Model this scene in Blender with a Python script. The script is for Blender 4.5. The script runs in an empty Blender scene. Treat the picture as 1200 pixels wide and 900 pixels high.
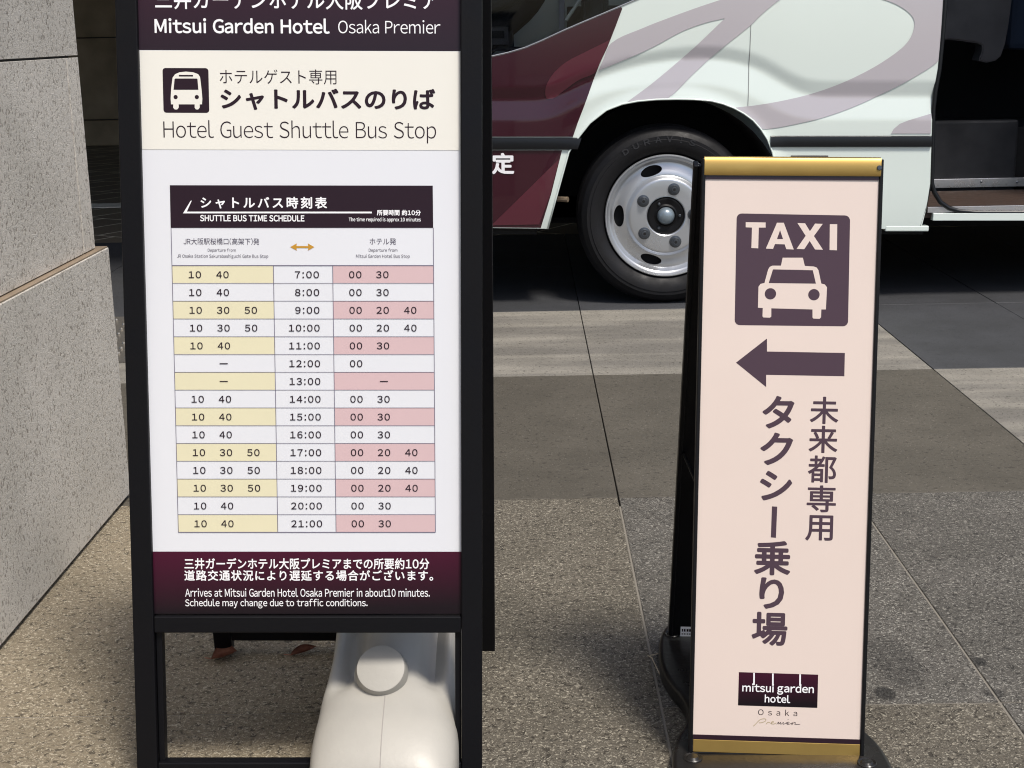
import bpy, bmesh, math, random
from mathutils import Vector, Matrix, Euler
import numpy as np
random.seed(7)
S = bpy.context.scene
COL = S.collection
# ------------------------------------------------------------------ camera
FPX, PITCH, YAW, ROLL, CH = 1668.1, 0.243602, 0.012147, -0.020573, 1.165
def _axes():
    cp, sp, cy, sy = math.cos(PITCH), math.sin(PITCH), math.cos(YAW), math.sin(YAW)
    r = Vector((cy, sy, 0)); f = Vector((-sy*cp, cy*cp, -sp)); u = r.cross(f)
    return r*math.cos(ROLL)+u*math.sin(ROLL), -r*math.sin(ROLL)+u*math.cos(ROLL), f
CR, CU, CF = _axes()
CO = Vector((0, 0, CH))
cd = bpy.data.cameras.new('camera'); cam = bpy.data.objects.new('camera', cd); COL.objects.link(cam)
cd.sensor_width = 36; cd.lens = 36*FPX/1200; cd.clip_end = 500; cd.clip_start = .02
cam.matrix_world = Matrix.Translation(CO) @ Matrix((CR, CU, -CF)).transposed().to_4x4()
S.camera = cam
# ------------------------------------------------------------------ light
SUN_EL, SUN_AZ = math.radians(61), math.radians(147)      # azimuth from +Y towards +X: behind the camera, a little to the right
W = bpy.data.worlds.new('World'); S.world = W; W.use_nodes = True
nt = W.node_tree; sky = nt.nodes.new('ShaderNodeTexSky'); sky.sky_type = 'NISHITA'; sky.sun_disc = False
sky.sun_elevation = SUN_EL; sky.sun_rotation = SUN_AZ; sky.dust_density = 2.5; sky.air_density = 1.0
bg = nt.nodes['Background']; bg.inputs['Strength'].default_value = 0.125
nt.links.new(sky.outputs[0], bg.inputs['Color'])
sd = bpy.data.lights.new('sun', 'SUN'); sd.energy = 3.1; sd.angle = math.radians(12); sd.color = (1, .94, .85)
sun = bpy.data.objects.new('sun', sd); COL.objects.link(sun)
sdir = Vector((math.sin(SUN_AZ)*math.cos(SUN_EL), math.cos(SUN_AZ)*math.cos(SUN_EL), math.sin(SUN_EL)))
sun.rotation_euler = sdir.to_track_quat('Z', 'Y').to_euler()
S.view_settings.view_transform = 'Standard'; S.view_settings.look = 'None'; S.view_settings.gamma = 1
S.view_settings.exposure = 0.30
S.cycles.filter_width = 1.1

# ------------------------------------------------------------------ surveying: a sight line through a point of the picture, met with a real plane
def sight(px, py): return CF + CR*((px-600)/FPX) - CU*((py-450)/FPX)
def at_y(px, py, Y):
    d = sight(px, py); return CO + d*(Y/d.y)
def at_z(px, py, z=0.0):
    d = sight(px, py); return CO + d*((z-CH)/d.z)

# ------------------------------------------------------------------ materials
def lin(r, g, b):
    f = lambda c: (c/255/12.92 if c/255 <= .04045 else ((c/255+.055)/1.055)**2.4)
    return (f(r), f(g), f(b), 1)
def mat(name, col, rough=.5, metal=0, coat=0, var=.0, scale=8, bump=0, bscale=60, spec=.5, bdist=.002):
    m = bpy.data.materials.new(name); m.use_nodes = True; t = m.node_tree; b = t.nodes['Principled BSDF']
    if len(col) == 3: col = (*col, 1)
    b.inputs['Base Color'].default_value = col; b.inputs['Roughness'].default_value = rough
    b.inputs['Metallic'].default_value = metal; b.inputs['Coat Weight'].default_value = coat
    b.inputs['Coat Roughness'].default_value = .04; b.inputs['Specular IOR Level'].default_value = spec
    tc = t.nodes.new('ShaderNodeTexCoord')
    if var:
        n = t.nodes.new('ShaderNodeTexNoise'); n.inputs['Scale'].default_value = scale; n.inputs['Detail'].default_value = 6
        t.links.new(tc.outputs['Object'], n.inputs['Vector'])
        r = t.nodes.new('ShaderNodeMapRange'); r.inputs[1].default_value = .3; r.inputs[2].default_value = .7
        r.inputs[3].default_value = 1-var; r.inputs[4].default_value = 1+var*.6; t.links.new(n.outputs[0], r.inputs[0])
        x = t.nodes.new('ShaderNodeVectorMath'); x.operation = 'SCALE'; x.inputs[0].default_value = col[:3]
        t.links.new(r.outputs[0], x.inputs['Scale']); t.links.new(x.outputs[0], b.inputs['Base Color'])
        r2 = t.nodes.new('ShaderNodeMapRange'); r2.inputs[1].default_value = .3; r2.inputs[2].default_value = .7
        r2.inputs[3].default_value = min(1, rough*1.3); r2.inputs[4].default_value = rough*.8
        t.links.new(n.outputs[0], r2.inputs[0]); t.links.new(r2.outputs[0], b.inputs['Roughness'])
    if bump:
        n = t.nodes.new('ShaderNodeTexNoise'); n.inputs['Scale'].default_value = bscale; n.inputs['Detail'].default_value = 4
        t.links.new(tc.outputs['Object'], n.inputs['Vector'])
        bp = t.nodes.new('ShaderNodeBump'); bp.inputs['Strength'].default_value = bump; bp.inputs['Distance'].default_value = bdist
        t.links.new(n.outputs[0], bp.inputs['Height']); t.links.new(bp.outputs[0], b.inputs['Normal'])
    return m
def grad_mat(name, c0, c1, z0, z1, rough=.35):
    """printed vertical colour gradient, c0 at z0 to c1 at z1"""
    m = mat(name, c0, rough, spec=.25); t = m.node_tree; b = t.nodes['Principled BSDF']
    tc = t.nodes.new('ShaderNodeTexCoord'); sp = t.nodes.new('ShaderNodeSeparateXYZ'); t.links.new(tc.outputs['Object'], sp.inputs[0])
    r = t.nodes.new('ShaderNodeMapRange'); r.inputs[1].default_value = z0; r.inputs[2].default_value = z1; t.links.new(sp.outputs[2], r.inputs[0])
    mx = t.nodes.new('ShaderNodeMix'); mx.data_type = 'RGBA'; mx.inputs[6].default_value = c0; mx.inputs[7].default_value = c1
    t.links.new(r.outputs[0], mx.inputs[0]); t.links.new(mx.outputs[2], b.inputs['Base Color'])
    return m
def stone(name, base, dark, light, grain=260, speck=.42, stretch=(1, 1, 1), rough=.8, bump=.6, blot=.25, stains_and_shadow=(), tyre=False, bd=.002, lspeck=.6):
    m = bpy.data.materials.new(name); m.use_nodes = True; t = m.node_tree; N = t.nodes.new; L = t.links.new; b = t.nodes['Principled BSDF']
    b.inputs['Roughness'].default_value = rough
    geo = N('ShaderNodeNewGeometry'); mp = N('ShaderNodeMapping'); mp.inputs['Scale'].default_value = stretch
    L(geo.outputs['Position'], mp.inputs['Vector'])
    n1 = N('ShaderNodeTexNoise'); n1.inputs['Scale'].default_value = grain; n1.inputs['Detail'].default_value = 3; n1.inputs['Distortion'].default_value = 1.2
    n2 = N('ShaderNodeTexNoise'); n2.inputs['Scale'].default_value = grain*.45; n2.inputs['Detail'].default_value = 3; n2.inputs['Distortion'].default_value = .8
    n3 = N('ShaderNodeTexNoise'); n3.inputs['Scale'].default_value = 3.2; n3.inputs['Detail'].default_value = 7; n3.inputs['Roughness'].default_value = .65
    for n in (n1, n2): L(mp.outputs[0], n.inputs['Vector'])
    L(geo.outputs['Position'], n3.inputs['Vector'])
    def ramp(src, a, z):
        r = N('ShaderNodeMapRange'); r.inputs[1].default_value = a; r.inputs[2].default_value = z; L(src, r.inputs[0]); return r.outputs[0]
    def mix(f, A, B, blend='MIX'):
        x = N('ShaderNodeMix'); x.data_type = 'RGBA'; x.blend_type = blend
        for s, v in ((0, f), (6, A), (7, B)):
            if hasattr(v, 'is_output'): L(v, x.inputs[s])
            else: x.inputs[s].default_value = v
        return x.outputs[2]
    c = mix(ramp(n2.outputs[0], speck, speck-.09), (*base, 1), (*dark, 1))
    c = mix(ramp(n1.outputs[0], lspeck, lspeck+.1), c, (*light, 1))
    c = mix(ramp(n3.outputs[0], .3, .7), mix(1.0, c, (1-blot, 1-blot, 1-blot*1.05, 1), 'MULTIPLY'), c)
    oi = N('ShaderNodeObjectInfo'); rr = N('ShaderNodeMapRange'); rr.inputs[3].default_value = .9; rr.inputs[4].default_value = 1.08; L(oi.outputs['Random'], rr.inputs[0])
    sc = N('ShaderNodeVectorMath'); sc.operation = 'SCALE'; L(c, sc.inputs[0]); L(rr.outputs[0], sc.inputs['Scale']); c = sc.outputs[0]
    if tyre:                                   # rubber scuffs left by tyres, running along the lane
        m2 = N('ShaderNodeMapping'); m2.inputs['Scale'].default_value = (.55, 4.5, 1); L(geo.outputs['Position'], m2.inputs['Vector'])
        n4 = N('ShaderNodeTexNoise'); n4.inputs['Scale'].default_value = 1.3; n4.inputs['Detail'].default_value = 5; L(m2.outputs[0], n4.inputs['Vector'])
        c = mix(ramp(n4.outputs[0], .42, .62), mix(1.0, c, (.6, .6, .62, 1), 'MULTIPLY'), c)
    for (sx, sy, rx, ry, k) in stains_and_shadow:
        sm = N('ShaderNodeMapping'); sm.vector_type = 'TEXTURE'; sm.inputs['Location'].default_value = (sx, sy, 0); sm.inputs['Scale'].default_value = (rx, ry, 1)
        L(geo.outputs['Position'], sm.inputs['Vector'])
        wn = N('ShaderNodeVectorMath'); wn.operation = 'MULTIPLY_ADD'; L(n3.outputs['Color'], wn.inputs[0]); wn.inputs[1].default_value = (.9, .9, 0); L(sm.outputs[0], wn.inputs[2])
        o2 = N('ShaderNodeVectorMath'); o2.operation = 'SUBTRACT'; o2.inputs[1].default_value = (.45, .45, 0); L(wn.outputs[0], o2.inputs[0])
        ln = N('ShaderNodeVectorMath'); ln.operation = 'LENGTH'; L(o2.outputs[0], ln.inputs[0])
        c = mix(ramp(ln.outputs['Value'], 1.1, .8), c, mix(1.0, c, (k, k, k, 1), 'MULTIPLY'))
    L(c, b.inputs['Base Color'])
    bp = N('ShaderNodeBump'); bp.inputs['Strength'].default_value = bump; bp.inputs['Distance'].default_value = bd
    ad = N('ShaderNodeMath'); ad.operation = 'ADD'; L(n1.outputs[0], ad.inputs[0]); L(n2.outputs[0], ad.inputs[1])
    L(ad.outputs[0], bp.inputs['Height']); L(bp.outputs[0], b.inputs['Normal'])
    return m

# ------------------------------------------------------------------ mesh helpers
def link(name, me, parent=None, material=None, smooth=False, **props):
    o = bpy.data.objects.new(name, me); COL.objects.link(o)
    if parent: o.parent = parent
    if material: me.materials.clear(); me.materials.append(material)
    if smooth is True:
        me.shade_smooth()
    elif smooth: me.shade_smooth(); me.set_sharp_from_angle(angle=math.radians(smooth))
    for k, v in props.items(): o[k] = v
    return o
def empty(name, loc=(0, 0, 0), rot=(0, 0, 0), **props):
    o = bpy.data.objects.new(name, None); COL.objects.link(o); o.location = loc; o.rotation_euler = rot; o.empty_display_size = .1
    for k, v in props.items(): o[k] = v
    return o
def bm2me(bm, name='mesh', xf=None):
    if xf is not None: bm.transform(xf)
    bmesh.ops.recalc_face_normals(bm, faces=bm.faces)
    me = bpy.data.meshes.new(name); bm.to_mesh(me); bm.free(); return me
def box(bm, x0, y0, z0, x1, y1, z1, xf=None):
    M = Matrix.Translation(((x0+x1)/2, (y0+y1)/2, (z0+z1)/2)) @ Matrix.Diagonal((abs(x1-x0), abs(y1-y0), abs(z1-z0), 1))
    if xf is not None: M = xf @ M
    return bmesh.ops.create_cube(bm, size=1, matrix=M)['verts']
def boxme(x0, y0, z0, x1, y1, z1, bev=0, xf=None, seg=2):
    bm = bmesh.new(); box(bm, x0, y0, z0, x1, y1, z1)
    if bev: bmesh.ops.bevel(bm, geom=bm.edges[:], offset=bev, segments=seg, affect='EDGES', profile=.5)
    return bm2me(bm, xf=xf)
def tube(bm, pts, r, seg=10, cap=True):
    pts = [Vector(p) for p in pts]; rings = []
    rs = r if isinstance(r, (list, tuple)) else [r]*len(pts)
    for i, p in enumerate(pts):
        d = (pts[min(i+1, len(pts)-1)]-pts[max(i-1, 0)]).normalized()
        a = d.orthogonal().normalized() if i == 0 else (pa - d*pa.dot(d)).normalized()
        pa = a; b = d.cross(a)
        rings.append([bm.verts.new(p+(a*math.cos(t)+b*math.sin(t))*rs[i]) for t in [2*math.pi*k/seg for k in range(seg)]])
    for A, B in zip(rings, rings[1:]):
        for k in range(seg): bm.faces.new((A[k], A[(k+1) % seg], B[(k+1) % seg], B[k]))
    if cap: bm.faces.new(rings[0][::-1]); bm.faces.new(rings[-1])
def lathe(prof, seg=64, axis='Y'):
    """prof: (r, y) pairs, revolved about the Y axis"""
    bm = bmesh.new(); rings = []
    for r, y in prof:
        if r < 1e-6: rings.append([bm.verts.new((0, y, 0))])
        else: rings.append([bm.verts.new((r*math.cos(2*math.pi*k/seg), y, r*math.sin(2*math.pi*k/seg))) for k in range(seg)])
    for A, B in zip(rings, rings[1:]):
        for k in range(seg):
            k2 = (k+1) % seg
            if len(A) == 1 and len(B) == 1: continue
            if len(A) == 1: bm.faces.new((A[0], B[k], B[k2]))
            elif len(B) == 1: bm.faces.new((A[k], A[k2], B[0]))
            else: bm.faces.new((A[k], A[k2], B[k2], B[k]))
    return bm
def sheet(pts, y, xf=None, th=0):
    """flat figure in an x-z plane at depth y (front towards -y); th gives thickness"""
    bm = bmesh.new(); vs = [bm.verts.new((p[0], y, p[1])) for p in pts]; f = bm.faces.new(vs); f.normal_update()
    if th:
        r = bmesh.ops.extrude_face_region(bm, geom=[f]); bmesh.ops.translate(bm, verts=[v for v in r['geom'] if isinstance(v, bmesh.types.BMVert)], vec=(0, th, 0))
    else: bmesh.ops.triangulate(bm, faces=bm.faces[:])
    if th: return bm2me(bm, xf=xf)
    if xf is not None: bm.transform(xf)
    me = bpy.data.meshes.new('sheet'); bm.to_mesh(me); bm.free(); return me
def rrect(x0, z0, x1, z1, r, n=5):
    out = []
    for cx, cz, a0 in ((x1-r, z1-r, 0), (x0+r, z1-r, 90), (x0+r, z0+r, 180), (x1-r, z0+r, 270)):
        for k in range(n+1):
            a = math.radians(a0+90*k/n); out.append((cx+r*math.cos(a), cz+r*math.sin(a)))
    return out
def ellipse(cx, cz, a, b, n=24): return [(cx+a*math.cos(2*math.pi*k/n), cz+b*math.sin(2*math.pi*k/n)) for k in range(n)]
def extr(pts, y0, y1, bev=0, xf=None, seg=3):
    """solid between two copies of an outline given in x-y, y0/y1 being z heights"""
    bm = bmesh.new(); f = bm.faces.new([bm.verts.new((p[0], p[1], y0)) for p in pts])
    r = bmesh.ops.extrude_face_region(bm, geom=[f]); top = [v for v in r['geom'] if isinstance(v, bmesh.types.BMVert)]
    bmesh.ops.translate(bm, verts=top, vec=(0, 0, y1-y0))
    if bev:
        ts = set(top); es = [e for e in bm.edges if e.verts[0] in ts and e.verts[1] in ts]
        bmesh.ops.bevel(bm, geom=es, offset=bev, segments=seg, affect='EDGES', profile=.5)
    return bm2me(bm, xf=xf)
def text_mesh(s, off=0.0, res=4):
    cu = bpy.data.curves.new('lettering', 'FONT'); cu.body = s; cu.size = 1; cu.offset = off
    cu.resolution_u = res; cu.fill_mode = 'FRONT'
    o = bpy.data.objects.new('lettering_src', cu); COL.objects.link(o)
    bpy.context.view_layer.update()
    me = bpy.data.meshes.new_from_object(o.evaluated_get(bpy.context.evaluated_depsgraph_get()))
    bpy.data.objects.remove(o); bpy.data.curves.remove(cu)
    co = np.empty(len(me.vertices)*3); me.vertices.foreach_get('co', co); co = co.reshape(-1, 3)[:, :2].copy()
    fs = [tuple(p.vertices) for p in me.polygons]; bpy.data.meshes.remove(me); return co, fs
_glyphs = {}
BEAR = {}
for _c in 'HILMNBDEFPRKhiklmnrbpu1U': BEAR[_c] = (.075, .075)
for _c in 'AVWXYTvwxyzkK7': BEAR[_c] = (.02, .02)
for _c in 'BDPR': BEAR[_c] = (.075, .035)
for _c in 'EFLKk': BEAR[_c] = (.075, .02)
for _c in 'OQCGocedqg': BEAR[_c] = (.045, .045)
for _c in 'b p': BEAR[_c] = (.07, .045)
for _c in 'dqag': BEAR[_c] = (.04, .07)
for _c in 'CGce': BEAR[_c] = (.045, .025)
for _c in 'tfrJ': BEAR[_c] = (.03, .012)
for _c in 'sS': BEAR[_c] = (.035, .035)
BEAR['r'] = (.07, .005); BEAR['l'] = (.07, .0); BEAR['t'] = (.015, .0); BEAR['j'] = (.0, .07)
def glyph(ch, off):
    if (ch, off) in _glyphs: return _glyphs[(ch, off)]
    src = chr(ord(ch)+0xFEE0) if 33 <= ord(ch) < 127 else ch
    co, fs = text_mesh(src, off)
    _glyphs[(ch, off)] = (co, fs, co[:, 0].min(), co[:, 0].max()); return _glyphs[(ch, off)]
def layout(s, off, bold, spacing):
    """letters set one after another: kanji and kana on their square body, roman letters and figures proportionally"""
    cos, fs, x, n = [], [], 0.0, 0
    digits = all(c in '0123456789: ' for c in s)
    for ch in s:
        if ch == ' ': x += .31*spacing; continue
        co, f, a, b = glyph(ch, off); c = co.copy()
        if ord(ch) > 0x2E00: adv = 1.0+(spacing-1)+(bold*.5)
        elif digits and ch != ':':
            adv = .56; c[:, 0] += (adv-(b-a))/2-a; adv += (spacing-1)
        else:
            l, r = BEAR.get(ch, (.05, .05)); c[:, 0] += l-a; adv = l+(b-a)+r+(spacing-1)+bold*.8
        c[:, 0] += x; cos.append(c); fs += [tuple(i+n for i in q) for q in f]; n += len(c); x += adv
    return np.concatenate(cos), fs
_cache = {}
def text_box(s, x0, z0, x1, z1, y, xf=None, off=0.0, bold=0.0, spacing=1.0):
    """lettering whose ink fills the given box of an x-z plane; bold = extra stroke in body heights"""
    key = (s, off, bold, spacing)
    if key not in _cache: _cache[key] = layout(s, off, bold, spacing)
    co, fs = _cache[key]; lo, hi = co.min(0)-bold, co.max(0)+bold
    sx_, sz_ = (x1-x0)/max(hi[0]-lo[0], 1e-6), (z1-z0)/max(hi[1]-lo[1], 1e-6)
    V, Fs = [], []; n = len(co); sh = [(0, 0)]
    if bold: sh += [(bold*math.cos(a), bold*math.sin(a)) for a in [math.pi*k/4 for k in range(8)]]
    for k, (dx, dz) in enumerate(sh):                      # stroke weight: the same figure struck again, a hair apart
        V.append(np.stack([x0+(co[:, 0]+dx-lo[0])*sx_, np.full(n, y-k*.00001), z0+(co[:, 1]+dz-lo[1])*sz_], 1)); Fs += [tuple(i+k*n for i in q) for q in fs]
    me = bpy.data.meshes.new('lettering'); me.from_pydata(np.concatenate(V).tolist(), [], Fs)
    if xf is not None: me.transform(xf)
    me.update(); return me

# ================================================================== MATERIALS
M_black = mat('black_painted_steel', (.004, .004, .0055), .45, spec=.18, var=.25, scale=14, bump=.08, bscale=200)
M_blackp = mat('black_plastic', (.004, .004, .005), .42, spec=.25, var=.2, scale=20)
M_rubber = mat('black_rubber', (.014, .0125, .0115), .3, var=.35, scale=12, bump=.25, bscale=90)
M_white = mat('white_printed_sheet', lin(221, 223, 229), .35, var=.02, scale=3)
M_cream = mat('cream_printed_sheet', lin(229, 227, 219), .35, var=.02, scale=4)
M_ink = mat('dark_ink', lin(40, 26, 36), .4, spec=.2)
M_inkd = mat('grey_ink', lin(90, 84, 98), .4, spec=.2)
M_wink = mat('white_ink', lin(240, 240, 243), .4)
M_gold = mat('ochre_ink', lin(190, 140, 40), .4)
M_yel = mat('pale_yellow_print', lin(221, 215, 184), .35, var=.02)
M_pink = mat('pale_pink_print', lin(208, 180, 183), .35, var=.02)
M_line = mat('thin_grey_ink', lin(110, 106, 125), .4)
M_gran = stone('speckled_granite', (.64, .60, .54), (.30, .27, .23), (.76, .74, .72), grain=420, speck=.45, stretch=(1, .75, .62), rough=.6, bump=.9, blot=.22, bd=.002)
M_rough_lit = stone('rough_sandy_paving_lit', (.275, .228, .158), (.10, .08, .055), (.60, .53, .41), grain=185, speck=.45, bump=1.0, blot=.3, lspeck=.54, bd=.006)  # sandy slab, lightened: warm light at the left is painted into its tone
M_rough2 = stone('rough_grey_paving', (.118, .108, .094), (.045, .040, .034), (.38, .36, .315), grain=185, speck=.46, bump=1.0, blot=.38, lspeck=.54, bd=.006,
                stains_and_shadow=((at_z(1037, 813).x, at_z(1037, 813).y, .02, .028, .3), (at_z(1040, 760).x, at_z(1040, 775).y, .05, .12, .62), (at_z(1148, 776).x, at_z(1148, 776).y, .013, .02, .35), (at_z(1165, 812).x, at_z(1165, 812).y, .02, .02, .55)))  # small stains; the larger faint patch is the taxi sign's shadow, painted in
M_rough_half_lit = stone('rough_tan_paving_half_lit', (.14, .122, .094), (.052, .043, .031), (.44, .40, .32), grain=185, speck=.46, bump=1.0, blot=.38, lspeck=.54, bd=.006)  # tan slab in a middle tone, part of the warm light painted in
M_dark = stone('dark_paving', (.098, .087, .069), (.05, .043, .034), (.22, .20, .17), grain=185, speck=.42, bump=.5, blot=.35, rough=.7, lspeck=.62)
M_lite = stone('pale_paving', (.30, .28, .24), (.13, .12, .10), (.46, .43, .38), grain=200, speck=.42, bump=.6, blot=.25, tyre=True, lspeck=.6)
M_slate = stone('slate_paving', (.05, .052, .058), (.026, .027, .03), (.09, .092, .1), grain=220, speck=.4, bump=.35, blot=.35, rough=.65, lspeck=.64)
M_joint = mat('joint_mortar', (.035, .03, .025), .9, bump=.5, bscale=200)
M_brown = mat('brown_wall_stone', (.25, .185, .115), .7, var=.3, scale=3, bump=.3, bscale=80)
M_seal = mat('black_sealant', (.03, .03, .032), .6)
M_brass = mat('brass_trim', (.36, .28, .20), .45, metal=.4, var=.2, scale=20)

# ================================================================== GROUND
ground = link('ground', boxme(-60, -40, -.2, 60, 90, -.014), None, M_joint, kind='structure', label='joint bed and ground under the paving')
bmq = bmesh.new(); box(bmq, -6, -1.1, -.012, 6.5, 3.4, -.0022)
link('joint_filling', bm2me(bmq), None, mat('pale_joint_sand', (.20, .182, .152), .9, bump=.5, bscale=300), kind='structure', label='pale sand filling the joints between the nearer slabs')
paving = empty('paving', kind='structure', label='large stone paving slabs of the bus stop')
XJ = [-6.85 + .59*i for i in range(24)]
XJ = [.224-.59*k for k in range(12, 2, -1)] + [-.29, .224, .820, 1.398, 1.990, 2.58, 3.17, 3.76, 4.35, 4.94, 5.53, 6.12, 6.71]
YJ = [-1.2, -.03, 1.135, 2.303, 3.464, 4.797, 5.968, 7.14, 8.31]
def tile_mat(i, j):  # rough slabs step from tan to grey partly as painted light falling off
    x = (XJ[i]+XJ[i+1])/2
    if j <= 3 and x < -.3: return M_rough_lit
    if j <= 2: return M_rough_half_lit if x < .9 else M_rough2
    if j == 3: return M_rough_half_lit if x < .3 else M_rough2
    if j == 4: return M_rough_lit if x < -1 else (M_dark if x < 1.398 else M_lite)
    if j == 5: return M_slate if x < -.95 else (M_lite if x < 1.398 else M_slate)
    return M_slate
cache = {}
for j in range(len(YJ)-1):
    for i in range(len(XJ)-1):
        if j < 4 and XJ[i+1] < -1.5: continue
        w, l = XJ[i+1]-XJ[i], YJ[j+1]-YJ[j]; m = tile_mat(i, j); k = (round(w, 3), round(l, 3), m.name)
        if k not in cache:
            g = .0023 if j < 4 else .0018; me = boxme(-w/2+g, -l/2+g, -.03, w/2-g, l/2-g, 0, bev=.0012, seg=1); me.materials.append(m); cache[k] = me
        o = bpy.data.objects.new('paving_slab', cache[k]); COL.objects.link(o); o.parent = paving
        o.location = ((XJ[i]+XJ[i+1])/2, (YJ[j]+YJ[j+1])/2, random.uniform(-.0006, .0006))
# further drive under the canopy: small pavers, too far off to build singly
def drive_mat():
    m = mat('far_pavers', (.04, .033, .024), .6); t = m.node_tree; b = t.nodes['Principled BSDF']
    br = t.nodes.new('ShaderNodeTexBrick'); g = t.nodes.new('ShaderNodeNewGeometry'); t.links.new(g.outputs['Position'], br.inputs['Vector'])
    br.inputs['Color1'].default_value = (.2, .165, .115, 1); br.inputs['Color2'].default_value = (.15, .12, .085, 1); br.inputs['Mortar'].default_value = (.75, .66, .5, 1)
    br.inputs['Scale'].default_value = 1; br.inputs['Brick Width'].default_value = .3; br.inputs['Row Height'].default_value = .6; br.inputs['Mortar Size'].default_value = .008
    mp = t.nodes.new('ShaderNodeMapping'); mp.inputs['Rotation'].default_value = (0, 0, .55); t.links.new(g.outputs['Position'], mp.inputs['Vector']); t.links.new(mp.outputs[0], br.inputs['Vector'])
    t.links.new(br.outputs['Color'], b.inputs['Base Color']); return m
bmd = bmesh.new(); box(bmd, -40, 8.312, -.013, 40, 60, -.001)
link('driveway', bm2me(bmd), None, drive_mat(), kind='structure', label='dark paved drive behind the bus')
bmd = bmesh.new(); box(bmd, -40, -30, -.013, -6.86, 8.31, -.001); box(bmd, 6.715, -30, -.013, 40, 8.31, -.001); box(bmd, -6.85, -30, -.013, 6.71, -1.203, -.001)
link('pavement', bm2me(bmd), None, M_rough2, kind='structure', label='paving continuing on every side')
wl = at_z(125, 241).y
link('road_marking', boxme(-9, wl-.12, -.001, -1.0, wl+.12, .003), None, mat('worn_white_line', (.8, .74, .62), .7, var=.2, scale=6), kind='structure', label='pale line across the dark drive')

# ================================================================== GRANITE PIER
WX = -1.046
pier = empty('granite_pier', (WX-.8, 1.3, 0), label='speckled grey granite clad pier at the left with a projecting lower course', category='pier')
def pier_box(name, x0, y0, z0, x1, y1, z1, m, bev=.002):
    return link(name, boxme(x0-(WX-.8), y0-1.3, z0, x1-(WX-.8), y1-1.3, z1, bev), pier, m)
YE = at_y(0, 0, 1).y
YE = 3.535
pier_box('core', WX-1.6, -.9, 0, WX-.035, YE-.07, 3.5, M_seal, 0)
zl = at_y(122, 290, YE).z; zt = 1.125
ycuts = [YE, 2.05, .75, -.93]
g = .0025
for a, b in zip(ycuts, ycuts[1:]):
    pier_box('stone_slab', WX-.033, b+g, .012, WX, a-(0 if a == YE else g), zl, M_gran)
ul = WX-.020
def seam(y0, y1): return
for z0, z1, last in ((zl+.006, zt-g, True), (zt+g, 1.7, False), (1.7+2*g, 2.3, False), (2.3+2*g, 2.9, False), (2.9+2*g, 3.5, False)):
    yy = [YE-.045, YE-.135] if last else [YE-.045]
    yy += [2.05, .75, -.93]
    for a, b in zip(yy, yy[1:]):
        pier_box('stone_slab', WX-.04, b+g*1.3, z0, ul, a-(0 if a == yy[0] else g*1.3), z1, M_gran, .0008)
for z0, z1 in ((.012, zl), (zl+.006, zt-g), (zt+g, 1.7), (1.7+2*g, 2.3), (2.3+2*g, 2.9), (2.9+2*g, 3.5)):   # returns on the far face
    pier_box('stone_slab', WX-1.6, YE-.069, z0, WX-.045, YE-(.013 if z0 < .1 else .047), z1, M_gran, .001)
pier_box('ledge_trim', WX-.034, -.92, zl+.001, WX-.003, YE-.001, zl+.0035, M_brass, 0)

# ================================================================== CANOPY and BACK WALL
M_soffit = mat('canopy_soffit', (.12, .11, .1), .8, var=.15, scale=2)
can = empty('entrance_canopy', (0, 10.5, 0), label='flat dark canopy roof over the bus lane', category='canopy')
link('roof_slab', boxme(-14, 5.7-10.5, 3.5, 16, 16.4-10.5, 3.95, .01), can, M_soffit)
for x in (-9, 9):
    link('column', boxme(x-.3, 10.2-10.5, 0, x+.3, 10.8-10.5, 3.499, .01), can, M_brown)
bw = empty('back_wall', (0, 16, 0), label='dark brown stone faced wall behind the drive', category='wall')
zs = [at_y(130, 160, 15.9).z, at_y(120, 141, 15.9).z, at_y(120, 44, 15.9).z]
zz = [0, max(.2, zs[1]), zs[2], zs[2]+1.05, 3.6]
for a, b in zip(zz, zz[1:]):
    for x in np.arange(-14, 16, 1.5):
        link('wall_panel', boxme(x+.006, 0, a+.006, x+1.494, .08, b-.006, .004, seg=1), bw, M_brown)
link('wall_core', boxme(-14, .081, 0, 16, .4, 3.6), bw, M_seal)
# low metal ramp plate in the gap beside the pier
mr = empty('metal_ramp_plate', tuple(at_z(146, 425)), label='small dimpled metal ramp plate on dark paving between pier and timetable sign', category='ramp')
M_steel = mat('worn_steel', (.3, .28, .25), .42, metal=.8, var=.3, scale=30)
bm = bmesh.new(); vs = [bm.verts.new(v) for v in ((-.5, 0, .003), (.02, 0, .003), (.02, .38, .1), (-.5, .38, .1), (-.5, .38, .002), (.02, .38, .002))]
for f in ((0, 1, 2, 3), (3, 2, 5, 4), (0, 4, 5, 1), (1, 5, 2), (0, 3, 4)): bm.faces.new([vs[i] for i in f])
link('plate', bm2me(bm), mr, M_steel)
bm = bmesh.new()
for i in range(13):
    for j in range(9):
        x, y = -.48+i*.04, .03+j*.04; bmesh.ops.create_uvsphere(bm, u_segments=6, v_segments=4, radius=.008, matrix=Matrix.Translation((x, y, .003+y*.255)))
link('dimples', bm2me(bm), mr, M_steel, kind='stuff')

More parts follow.
